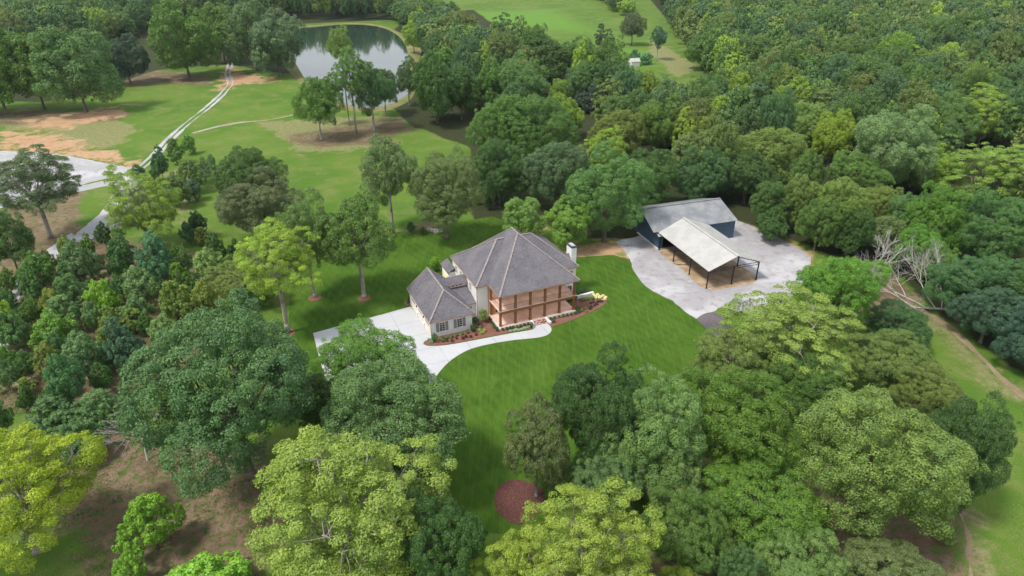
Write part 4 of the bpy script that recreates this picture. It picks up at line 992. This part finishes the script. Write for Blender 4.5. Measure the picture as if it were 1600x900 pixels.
for bx, c, lb in (
    ((83,368,149,444), (.075,.130,.050), 'largest olive young tree in the orchard below the gravel road'),
    ((27,395,86,450), 'mid', 'broad young tree left of the largest olive one'),
    ((28,417,70,468), 'blued', 'bluish young tree right above the lower gravel road'),
    ((83,426,138,478), 'blued', 'dark bluish young tree under the largest olive one'),
    ((132,425,182,490), 'bright', 'bright green conical young tree in the orchard'),
    ((147,346,175,384), 'deep', 'small dark young tree at the end of the gravel road'),
    ((162,360,214,420), 'blued', 'dark rounded young tree below the end of the gravel road'),
    ((213,362,268,430), (.06,.13,.06), 'tall teal green conical young tree right of centre in the orchard'),
    ((177,408,205,434), 'green', 'small young tree squeezed among the orchard centre'),
    ((192,415,253,474), (.085,.145,.050), 'light olive dome shaped young tree in the orchard centre'),
    ((168,425,196,466), (.065,.14,.05), 'narrow green young tree left of the light olive dome'),
    ((247,436,294,494), 'olive', 'olive young tree next to the top of the huge bluish oak'),
    ((293,428,338,488), 'olive', 'olive young tree behind the left shoulder of the huge bluish oak'),
    ((294,388,349,436), 'pale', 'pale topped round young tree near the dark meadow oaks'),
    ((272,372,304,434), (.09,.145,.05), 'upright young tree left of the pale topped one'),
    ((280,336,304,384), (.055,.12,.05), 'slim conical young tree under the yellow green broad tree'),
    ((290,322,323,372), 'deep', 'dark young tree standing on bare soil near the meadow'),
    ((320,360,352,408), 'dark', 'dark young tree at the foot of the tall dark oak'),
    ((188,458,240,504), 'blue', 'grey blue twiggy young tree in the lower orchard'),
    ((66,460,126,510), 'blue', 'wide grey blue young tree in the lower orchard at left'),
    ((43,480,114,540), 'green', 'wide green young tree below the grey blue one'),
    ((127,470,162,510), 'blue', 'small grey blue young tree between greener ones'),
    ((152,478,190,515), 'olive', 'small olive young tree in the lower orchard'),
    ((187,480,228,516), 'olive', 'olive young tree under the grey blue twiggy one'),
    ((223,485,281,532), (.10,.15,.045), 'yellowish young tree at the left rim of the huge bluish oak'),
    ((96,520,165,588), 'blue', 'silvery bluish shrubby tree low in the orchard'),
    ((157,498,224,572), (.045,.085,.055), 'dark blue conical young tree low in the orchard'),
    ((148,508,182,552), 'olive', 'narrow olive young tree left of the dark blue conical one'),
    ((-15,475,44,535), 'blued', 'bluish bush at the left edge beside the lower road'),
    ((70,548,134,628), (.055,.13,.05), 'green pointed conical young tree on the lower grass'),
    ((40,618,132,668), 'blued', 'dark green low tree above the round bluish bush'),
    ((126,605,190,662), (.085,.15,.055), 'light green rounded bush left of the dead sapling'),
    ((75,645,160,712), 'blued', 'round bluish bush above the yellow green leaning tree'),
    ((188,600,220,658), 'dark', 'small dark tree beside the huge bluish oak'),
    ((230,228,268,280), 'deep', 'round dark young tree at the road junction'),
    ((256,213,290,256), 'mid', 'young tree beside the wheel tracks'),
    ((282,206,308,240), 'mid', 'smallest young tree by the wheel tracks'),
    ((204,256,230,284), 'deep', 'tiny dark conifer on the road junction'),
    ((250,268,300,325), (.085,.135,.045), 'rounded olive young tree below the road junction'),
    ((272,246,322,300), (.08,.13,.045), 'olive young tree nearer the meadow below the junction'),
    ((284,274,316,314), (.05,.09,.06), 'bluish young tree on the meadow edge'),
    ((320,240,338,266), 'blue', 'small bluish sapling on the meadow'),
    ((300,245,335,285), 'greyg', 'grey green sapling behind the small bluish one')):
    x0, y0, x1, y1 = bx; w_ = x1-x0; h_ = y1-y0
    if y0 > 330: bx = (x0-.04*w_, y0-.08*h_, x1+.04*w_, y1+.22*h_)
    t('young', bx, lb, 'young tree', OG, c)

# infill of the orchard
OP = np.array([(-30,410),(60,385),(130,378),(200,400),(300,392),(345,425),(335,485),(270,525),(215,575),(170,640),(90,660),(-30,620)], float)
OLM = [('end of the gravel road',170,345),('largest olive young tree',115,400),('bright green conical young tree',157,455),('light olive dome shaped young tree',222,442),('huge bluish oak',330,520),('pale topped young tree',321,410),
       ('grey blue twiggy young tree',214,480),('dark blue conical young tree',190,535),('silvery bluish shrubby tree',130,555),('lower gravel road',35,450),('green pointed conical young tree',100,590),('wide green young tree',78,510),('dead sapling',215,680),('light green rounded bush',158,632)]
used_lb = {}
def near_label(nmn, px_, py_, LM_, what='crown'):
    d = sorted((math.hypot(px_-x, (py_-y)*1.3), n_, x, y) for n_, x, y in LM_)[0]
    a_ = math.degrees(math.atan2(d[3]-py_, px_-d[2])) % 360
    dr = ['right of', 'upper right of', 'above', 'upper left of', 'left of', 'lower left of', 'below', 'lower right of'][int((a_+22.5)//45) % 8]
    k = (nmn, dr, d[1]); used_lb[k] = used_lb.get(k, 0)+1; i_ = used_lb[k]
    return '%s%s %s %s the %s' % (['', 'second ', 'third ', 'fourth ', 'fifth ', 'sixth ', 'seventh ', 'eighth ', 'ninth ', 'tenth ', 'eleventh ', 'twelfth '][min(i_-1, 11)], nmn, what, dr, d[1])
ro = np.random.default_rng(4); hp = np.array(PLACED); oc = []
for yy in np.arange(70, 175, 3.7):
    for xx in np.arange(-150, -30, 3.9):
        x_, y_ = xx+ro.uniform(-1, 1)+(yy % 8.6)*.3, yy+ro.uniform(-1, 1); q_ = pr(x_, y_, 1.8)
        if inside_sd(OP, np.array([q_[0]]), np.array([q_[1]]))[0] < 8: continue
        dd = np.hypot(hp[:, 0]-x_, hp[:, 1]-y_)-hp[:, 2]
        if dd.min() < .05 or ro.random() < .12: continue
        oc.append((x_, y_, q_[0], q_[1]))
oc.sort(key=lambda u_: min(math.hypot(u_[2]-x, (u_[3]-y)*1.3) for _n, x, y in OLM))
for x_, y_, qx, qy in oc:
    nmn, c_ = (('olive', 'olive'), ('dark', 'dark'), ('bluish', 'blued'), ('mid green', 'mid'), ('light green', 'green'))[int(ro.integers(0, 5))]
    r_ = ro.uniform(1.3, 2.3); rz_2 = r_*ro.uniform(1.1, 1.5)
    t('young', None, near_label('small '+nmn, qx, qy, OLM, 'young tree'), 'young tree', OG, c_, world=(x_, y_, r_, rz_2, rz_2*1.08))
print('ORCHARD infill', len(oc))
# dead trees: bare branching wood
def branch(mb, rng, p, d, L, r, depth, spread, up=.0, flat=None):
    d = d.normalized(); segs = 3; q = p
    for i in range(segs):
        d2 = (d+Vector((rng.uniform(-1,1), rng.uniform(-1,1), rng.uniform(-1,1)))*.18+Vector((0,0,up))).normalized()
        e = q+d2*L/segs
        if flat is not None and e.z < flat: e.z = flat+abs(e.z-flat)*.3
        mb.tube(q, e, r*(1-i/segs*.35), r*(1-(i+1)/segs*.35), 6 if r > .04 else 4, False); q = e; d = d2
        if depth > 0 and i > 0:
            k = rng.choice((1, 2))
            for _ in range(k):
                s = Vector((rng.uniform(-1,1), rng.uniform(-1,1), rng.uniform(-.6,1))).normalized()
                branch(mb, rng, q, d*1.0+s*spread, L*rng.uniform(.5,.75), r*.5, depth-1, spread, up, flat)
    if depth > 0: branch(mb, rng, q, d, L*.7, r*.6, depth-1, spread, up, flat)
def dead(name, px, py, parts, label, seed):
    rng = random.Random(seed); p = at(px, py); o = empty(name, (p[0], p[1], 0), 0, label, 'dead tree')
    m1 = MB(); m2 = MB()
    for (kind, a_, d_, L, r, dep, spr, up, fl) in parts:
        branch(m1 if kind == 'trunk' else m2, rng, Vector(a_), Vector(d_), L, r, dep, spr, up, fl)
    m1.build('trunk', M['deadwood'], o)
    if m2.v: m2.build('branches', M['deadwood'], o)
dead('dead_tree', 1360, 437, [('trunk', (0,0,0), (0,0,1), 2.6, .32, 0, .5, 0, None), ('b', (0,0,2.3), (.6,.2,.8), 3.0, .2, 4, .85, .05, None), ('b', (0,0,2.4), (-.3,-.3,.9), 2.9, .17, 3, .8, .05, None), ('b', (0,0,1.9), (1,.1,.6), 3.1, .15, 3, .8, .03, None)],
     'standing bleached dead tree with bare forked limbs', 4)
dead('fallen_tree', 1478, 486, [('trunk', (0,0,.4), (-1,.05,.03), 8.0, .22, 0, .2, 0, .2), ('b', (-3.5,0,.5), (-1,.5,.5), 6, .13, 4, .85, .02, .3), ('b', (-2.0,0,.5), (-.6,1.2,.7), 5.5, .12, 4, .85, .02, .3), ('b', (-.8,.2,.5), (.1,1.2,.9), 5, .11, 4, .85, .02, .3), ('b', (-5.5,0,.5), (-.8,1.0,.3), 5, .11, 4, .9, .02, .3), ('b', (-4,0,.4), (-.6,-.6,.1), 3.5, .07, 2, .7, 0, .1)],
     'fallen dead tree with a fan of bleached grey branches', 8)
dead('dead_sapling', 231, 719, [('trunk', (0,0,0), (-.18,.25,1), 4.2, .17, 0, .2, 0, None)]+[('b', (-.7,.95,3.9), (math.cos(a_*.9), math.sin(a_*.9), .35), 2.1, .05, 3, .8, -.02, None) for a_ in range(7)],
     'small grey dead sapling with drooping bare twigs on the clearing', 5)

# ------------------------------------------------------------------ bed plants
def plants(pts, s, col, label, group, hk=1.0, cat='shrub', name='shrub', kz=.9, z=.05):
    ORD = 'first second third fourth fifth sixth seventh eighth ninth tenth'.split(); base_label = label
    for i_, (x, y) in enumerate(sorted(pts)):
        if len(pts) > 1: label = '%s %s, from the left' % (ORD[i_], base_label)
        p = at(x, y); k = s*RNG.uniform(.85, 1.15); cm, tm, pb = PROTO['bush'][RNG.randrange(3)]
        o = empty(name, (p[0], p[1], z), 0, label, cat, group)
        c = link('foliage', cm, o, (0, 0, k*hk*kz)); c.scale = (k, k, k*hk); c.rotation_euler = (0, 0, RNG.uniform(0, 6)); g = G[col] if isinstance(col, str) else tuple(v*LK for v in col); c.color = (*g, 1)
g5 = lambda L: [(620+x/6.43, 400+y/6.43) for x, y in L]
c2_ = lambda L: [(770+x/9, 430+y/9) for x, y in L]
c5_ = lambda L: [(860+x/10, 440+y/10) for x, y in L]
plants(g5([(385,862)]), .42, 'deep', 'dark upright evergreen at the left front corner of the garage', None, 1.6)
plants(g5([(762,765)]), .42, 'deep', 'dark upright evergreen at the right front corner of the garage', None, 1.6)
plants(g5([(462,838),(460,865),(508,832),(555,822),(607,806),(655,792),(710,778)]), .30, (.06,.13,.04), 'small green round shrub in the row under the garage windows', 'green shrubs under the garage windows')
plants(g5([(505,860),(557,862),(602,838),(663,838),(698,820),(742,822),(797,800)]), .26, (.055,.025,.03), 'small dark purple shrub in the row along the walkway', 'dark purple shrubs along the walkway')
plants(g5([(325,848),(345,872),(360,850)]), .34, (.15,.22,.13), 'pale grey green low plant at the tip of the mulch bed', 'pale plants at the bed tip by the driveway', .5, 'plant', 'plant')
plants(g5([(830,758),(858,782),(880,762)]), .36, (.20,.24,.05), 'yellowish low shrub in the bed left of the porch', 'yellowish shrubs in the left bed', .7)
plants(g5([(795,655),(820,690),(838,725),(795,722)]), .30, (.09,.13,.11), 'grey blue low shrub in the bed corner by the link wall', 'grey blue shrubs in the bed corner', .8)
p = at(755.5, 503.5); t('young', None, 'airy young tree with pale leaves against the white house wall', 'young tree', None, 'pale', world=(p[0], p[1], .95, 1.35, 1.7))
plants(c2_([(140,780),(200,771),(243,759),(290,751),(342,744),(392,731),(447,715),(497,703)]), .25, 'deep', 'small round boxwood in the row left of the porch steps', 'boxwoods along the front left of the porch')
plants(c2_([(548,742)]), .36, 'deep', 'taller pointed boxwood beside the left cheek wall of the steps', None, 1.5)
plants(c2_([(250,795),(300,788),(350,780),(400,772),(440,755),(480,742),(520,728),(320,768)]), .30, (.20,.32,.20), 'pale mint green ground plant in front of the boxwoods', 'pale mint plants before the porch', .4, 'plant', 'plant')
plants([(765,498),(766.3,501),(768,504.5),(769.6,507.5),(771.3,510.5),(773,513.5)], .26, 'deep', 'small boxwood in the row along the left porch side', 'boxwoods along the left side of the porch')
plants([(777,518)], .36, 'deep', 'larger pointed boxwood at the left front corner of the porch', None, 1.4)
plants(c2_([(815,625),(870,611),(930,598),(990,587),(1048,577),(1100,567),(1155,556)]), .25, 'deep', 'small round boxwood in the row right of the porch steps', 'boxwoods along the front right of the porch')
plants(c2_([(845,668)]), .36, 'deep', 'taller pointed boxwood beside the right cheek wall of the steps', None, 1.5)
plants(c2_([(1198,535)]), .40, 'deep', 'taller pointed boxwood at the right front corner of the porch', None, 1.5)
plants(c5_([(440,415),(395,430),(490,465),(555,480),(545,440)]), .30, (.14,.16,.05), 'olive yellow low shrub in the bed right of the porch', 'olive shrubs in the right bed', .8)
plants(c5_([(615,437),(640,412),(690,388),(720,365),(745,328),(795,322),(670,335),(625,350)]), .26, (.045,.04,.035), 'small dark reddish shrub in the curved right bed row', 'dark shrubs in the right bed')
plants(c5_([(500,305),(560,290),(610,285),(650,275)]), .42, (.12,.19,.09), 'soft grey green shrub in front of the white stone wall', 'soft green shrubs at the stone wall', .8)
plants(c5_([(735,228),(690,243),(710,268),(770,262),(822,240),(850,290),(800,312),(860,268),(665,220)]), .30, (.60,.58,.38), 'cream flowering shrub at the far tip of the right bed', 'cream flowering shrubs at the bed tip', .8)
plants(c5_([(295,300),(385,298),(215,270)]), .45, 'deep', 'dark shrub against the right side of the porch', 'dark shrubs beside the porch', 1.2)
plants(c5_([(520,170),(560,185),(480,190)]), .5, (.10,.16,.08), 'soft green shrub behind the white stone wall', 'soft shrubs behind the stone wall', 1.1)

# ------------------------------------------------------------------ forest fill
F1 = [(655,40),(740,35),(800,50),(880,60),(915,78),(960,92),(1000,110),(1060,128),(1110,150),(1150,190),(1140,280),(1010,290),(900,310),(800,300),(745,290),(728,190),(640,190),(625,95)]
F2 = [(990,-60),(1040,20),(1085,80),(1110,112),(1090,130),(1050,135),(1060,285),(1140,320),(1240,330),(1330,360),(1420,420),(1510,470),(1600,540),(1700,640),(1900,700),(1900,-60)]
F3 = [(-200,-60),(420,-60),(440,18),(330,10),(240,30),(170,60),(60,70),(-30,90),(-200,120)]
F4 = [(400,-60),(640,-60),(640,-20),(600,22),(560,20),(400,20)]
F5 = [(598,-60),(660,-60),(680,-10),(740,22),(745,45),(660,55),(640,38),(606,26)]
F6 = [(900,-60),(975,-60),(1000,20),(960,10),(930,-10)]
def poly_px_in(poly, X, Y): return inside_sd(np.array(poly, float), X, Y) > 0
FD = [(F1, 'wood behind the house', .93), (F2, 'big wood on the right', 1.0), (F3, 'wood behind the left field row', 1.0), (F4, 'tall wood beyond the pond', 1.0), (F5, 'tree line right of the pond', 1.0), (F6, 'tree line along the far field', 1.0)]
rf = np.random.default_rng(11)
cand = []
y = 95.0
hand = np.array(PLACED)
while y < 1150:
    sp_ = 10.2 if y < 420 else 9.0
    xs = np.arange(-700, 900, sp_)
    if abs(y) > 0: xs = xs[np.abs(xs) < .95*y+60]
    for x in xs:
        cand.append((x+rf.uniform(-.45, .45)*sp_, y+rf.uniform(-.45, .45)*sp_))
    y += sp_*.9
cand = np.array(cand)
pp = np.array([pr(x, yy, 9.0) for x, yy in cand]); X, Y = pp[:, 0], pp[:, 1]
trees_f = []
pondp = smooth_poly(wp, False, 0, 1, 6)
pond_sd = inside_sd(pondp, cand[:, 0], cand[:, 1])
for poly, nm, _ in FD:
    sdp = inside_sd(np.array(poly, float), X, Y); ok = (sdp > 5.2/pp[:, 2]*FPX*.85) & (pond_sd < -9)
    for i in np.where(ok)[0]:
        x, yy = cand[i]; q = np.hypot(hand[:, 0]-x, hand[:, 1]-yy); j = np.argmin(q-hand[:, 2]*.75)
        if q[j] < hand[j, 2]*.72: continue
        bad = 1335 < X[i] < 1500 and 345 < Y[i] < 500
        for (bx0, by0, bx1, by1, bd, br2) in BOXES:
            mw_ = (bx1-bx0)*.02; 
            if bx0-mw_ < X[i] < bx1+mw_ and by0+(by1-by0)*.0 < Y[i] < by1+(by1-by0)*.25 and pp[i, 2] < bd+br2*.5: bad = True; break
        if bad: continue
        r_ = rf.uniform(4.0, 8.4) if yy < 420 else rf.uniform(3.4, 7.0) if nm[:3] != 'tal' else rf.uniform(3.5, 4.8)
        H = rf.uniform(10.5, 18.5)+r_*.55 if nm[:4] != 'tall' else rf.uniform(20, 26)
        if nm.startswith('tree line'): H = rf.uniform(11, 16)
        trees_f.append([x, yy, r_, H, nm, r_/pr(x, yy, H*.7)[2], X[i], Y[i]])
    trees_f_n = len(trees_f)
seen = {}
uniq = []
for tr_ in trees_f:
    k = (round(tr_[0], 1), round(tr_[1], 1))
    if k in seen: continue
    seen[k] = 1; uniq.append(tr_)
inframe = [u_ for u_ in uniq if -20 < u_[6] < 1620 and u_[7] > -8]
inframe.sort(key=lambda u_: -u_[5])
n_hand = len([o for o in bpy.data.objects if o.get('category') == 'tree'])
N_IND = max(0, 290-n_hand)
ind = inframe[:N_IND]; ids_ = set(id(u_) for u_ in ind); rest = [u_ for u_ in uniq if id(u_) not in ids_]
TONES = [('dark green', (.080,.155,.046)), ('mid green', (.115,.205,.050)), ('bluish green', (.096,.180,.074)), ('olive green', (.155,.215,.060)), ('yellow green', (.220,.330,.048))]
TW = [.22, .27, .20, .20, .11]
def tone(x, y_):
    v_ = .5+.5*math.sin(x*.045+1.3)*math.cos(y_*.038+.4); p = np.array(TW)*np.array([1.4-v_*.8, 1, 1, .6+v_*.8, .4+v_]); return int(rf.choice(5, p=p/p.sum()))
LM = [('white shed roof at the field edge',990,100),('dark grey pine at the field edge',942,62),('lone slender tree on the grass strip',1030,62),('huge pale green dome crown',1395,232),
      ('bright tree near the right edge',1540,186),('vivid yellow green crown',1450,266),('right end of the barn',1150,330),('barn ridge',1080,300),('bright yellow crown of the wood',884,144),
      ('tall lighter green tree of the wood',818,135),('grey blue bare looking crown',924,153),('rightmost tree of the field row',432,72),('leftmost field row tree',0,110),
      ('widest tree of the field row',132,110),('bright tree at the pond corner',645,57),('right end of the pond bank',640,80),('far bank of the pond',540,38),('standing dead tree',1370,400),('fallen dead tree',1430,450),
      ('rounded tree of the field tree line',989,42),('top right corner of the photo',1590,10),('top left corner of the photo',10,10),('narrow olive tree at the yard rim',1255,330),('olive crown with bare grey limbs',1200,245),
      ('far end of the grass strip',1090,105),('wide tree cut by the right edge',1560,272),('top middle of the right wood',1300,10),('dirt path at its far end',1430,480)]
ind.sort(key=lambda u_: min(math.hypot(u_[6]-x, (u_[7]-y)*1.3) for _n, x, y in LM))
for (x, yy, r_, H, nm, s_, ux, uy) in ind:
    k = tone(x, yy); nmn, c = TONES[k]; rz = min(H/2.12, r_*1.7)
    c = tuple(v/LK for v in c); t(str(rf.choice(['mid', 'oak', 'pine', 'young'], p=[.50, .24, .14, .12])) if nm[:4] != 'tall' else 'mid', None, near_label(nmn, ux, uy, LM), 'tree', 'trees of the '+nm, c, world=(x, yy, r_, rz, rz*1.12 if H/2.12 <= r_*1.7 else H-rz), name='tree')

# the rest of the woods: one mass of instanced crowns
def far_proto(i, pine):
    kw = dict(seed=200+i, n_leaf=4200, leaf=.058, clump=.19, boughs=10, br=.36, spread=.62, stray=.1, nj=.35)
    if pine: kw.update(br=.30, spread=.70, flat=.35, up=.6, n_leaf=3000)
    V_, F_, cv, lv, BC, P = crown_data(**kw); V_ = V_+np.array([0, 0, 1.15])
    mb = MB(); mb.tube((0, 0, -.02), (0, 0, 1.3), .05, .03, 5); tv = np.array(mb.v); 
    me = np_mesh('far_tree', V_, F_, [M['leaf_far']], {'clump': cv, 'leaf': lv}); return bpy.data.objects.new('far_tree_%d' % i, me)
fc = bpy.data.collections.new('far_tree_kinds')
for i in range(6): fc.objects.link(far_proto(i, i > 3))
pts = np.array([(u_[0], u_[1], 0) for u_ in rest]); me = bpy.data.meshes.new('distant_woods'); me.from_pydata(pts.tolist(), [], [])
sc_ = np.array([(u_[2], u_[2], u_[3]/2.3) for u_ in rest]); a = me.attributes.new('scl', 'FLOAT_VECTOR', 'POINT'); a.data.foreach_set('vector', sc_.ravel().astype(np.float32))
a = me.attributes.new('rot', 'FLOAT', 'POINT'); a.data.foreach_set('value', rf.uniform(0, 6.28, len(rest)).astype(np.float32))
a = me.attributes.new('idx', 'INT', 'POINT'); a.data.foreach_set('value', rf.choice(6, len(rest), p=[.21,.21,.21,.21,.08,.08]).astype(np.int32))
tc_ = np.array([np.array(TONES[tone(u_[0], u_[1])][1])*rf.uniform(.85, 1.15) for u_ in rest]); a = me.attributes.new('tint', 'FLOAT_COLOR', 'POINT'); a.data.foreach_set('color', np.c_[tc_, np.ones(len(rest))].ravel().astype(np.float32))
dwo = tag(link('distant_woods', me), 'dense mixed green woods stretching away beyond the nearest trees', 'woods', kind='stuff')
ng = bpy.data.node_groups.new('scatter_woods', 'GeometryNodeTree'); ng.interface.new_socket('Geometry', in_out='INPUT', socket_type='NodeSocketGeometry'); ng.interface.new_socket('Geometry', in_out='OUTPUT', socket_type='NodeSocketGeometry')
gi = ng.nodes.new('NodeGroupInput'); go = ng.nodes.new('NodeGroupOutput'); ip = ng.nodes.new('GeometryNodeInstanceOnPoints'); ci = ng.nodes.new('GeometryNodeCollectionInfo')
ci.inputs['Collection'].default_value = fc; ci.inputs['Separate Children'].default_value = True; ip.inputs['Pick Instance'].default_value = True
def na(nm, ty):
    x = ng.nodes.new('GeometryNodeInputNamedAttribute'); x.data_type = ty; x.inputs['Name'].default_value = nm; return [o_ for o_ in x.outputs if o_.enabled and o_.name == 'Attribute'][0]
ng.links.new(gi.outputs[0], ip.inputs['Points']); ng.links.new(ci.outputs[0], ip.inputs['Instance']); ng.links.new(na('scl', 'FLOAT_VECTOR'), ip.inputs['Scale']); ng.links.new(na('idx', 'INT'), ip.inputs['Instance Index'])
cr = ng.nodes.new('ShaderNodeCombineXYZ'); ng.links.new(na('rot', 'FLOAT'), cr.inputs[2])
ng.links.new(cr.outputs[0], ip.inputs['Rotation']); ng.links.new(ip.outputs[0], go.inputs[0])
md = dwo.modifiers.new('woods', 'NODES'); md.node_group = ng
for o_ in bpy.data.objects:
    if len(str(o_.get('label', '')).split()) > 16: print('LONG', o_['label'])
print('TREES hand', n_hand, 'individual', len(ind), 'rest', len(rest), 'inframe', len(inframe))

# ------------------------------------------------------------------ rough grass and weeds on the unmown ground
def tufts(name, polys, n_, hmin, hmax, mat, seed, label, dens=None):
    r_ = np.random.default_rng(seed); P_ = []
    for pl in polys:
        W = world_poly(pl); lo, hi = W.min(0), W.max(0); q_ = r_.uniform(lo, hi, (n_*3, 2)); q_ = q_[inside_sd(W, q_[:, 0], q_[:, 1]) > 0]
        nz = np.sin(q_[:, 0]*.35+1)*np.cos(q_[:, 1]*.31)+.6*np.sin(q_[:, 0]*.9-q_[:, 1]*.7); q_ = q_[nz+r_.normal(0, .5, len(q_)) > .15]; P_.append(q_[:n_])
    P_ = np.vstack(P_); n2_ = len(P_); blades = 5
    B = np.repeat(P_, blades, 0)+r_.normal(0, .10, (n2_*blades, 2)); m_ = len(B); h_ = r_.uniform(hmin, hmax, m_); a_ = r_.uniform(0, 6.28, m_); w__ = h_*.22
    dx = np.c_[np.cos(a_), np.sin(a_)]; ln = r_.normal(0, .35, (m_, 2))*h_[:, None]
    V_ = np.stack([np.c_[B-dx*w__[:, None], np.zeros(m_)], np.c_[B+dx*w__[:, None], np.zeros(m_)], np.c_[B+ln, h_]], 1).reshape(-1, 3)
    me_ = np_mesh(name, V_, np.arange(m_*3).reshape(-1, 3), [mat]); return tag(link(name, me_), label, 'grass', kind='stuff')
mg = simple('rough_grass', (.14,.23,.06), (.26,.28,.12), .35, .9, .1, 0)
RG_ = [[(-20,600),(120,640),(240,700),(420,740),(440,880),(300,960),(-20,960)], [(0,470),(120,430),(330,400),(345,500),(280,600),(150,660),(0,640)]]
tufts('rough_grass', RG_, 9000, .06, .22, mg, 3, 'rough grass and weeds scattered over the brown orchard ground')
tufts('rough_grass', [[(1440,470),(1500,520),(1640,640),(1700,960),(1480,960),(1560,800),(1590,700),(1480,560)]], 5000, .06, .20, mg, 4, 'short rough grass on the strip along the right edge')
# ------------------------------------------------------------------ the summer air
mh = bpy.data.materials.new('haze'); mh.use_nodes = True; nh = mh.node_tree; nh.nodes.clear()
oh = nh.nodes.new('ShaderNodeOutputMaterial'); pv = nh.nodes.new('ShaderNodeVolumePrincipled'); nh.links.new(pv.outputs[0], oh.inputs['Volume'])
pv.inputs['Color'].default_value = (.70,.85,1.0,1); pv.inputs['Density'].default_value = .00006; pv.inputs['Anisotropy'].default_value = .2
q = MB(); q.box(-6100, 6100, -700, 9100, -1.5, CAM_H+6); tag(q.build('haze', mh), 'thin pale summer haze over the far woods', 'haze', kind='stuff')
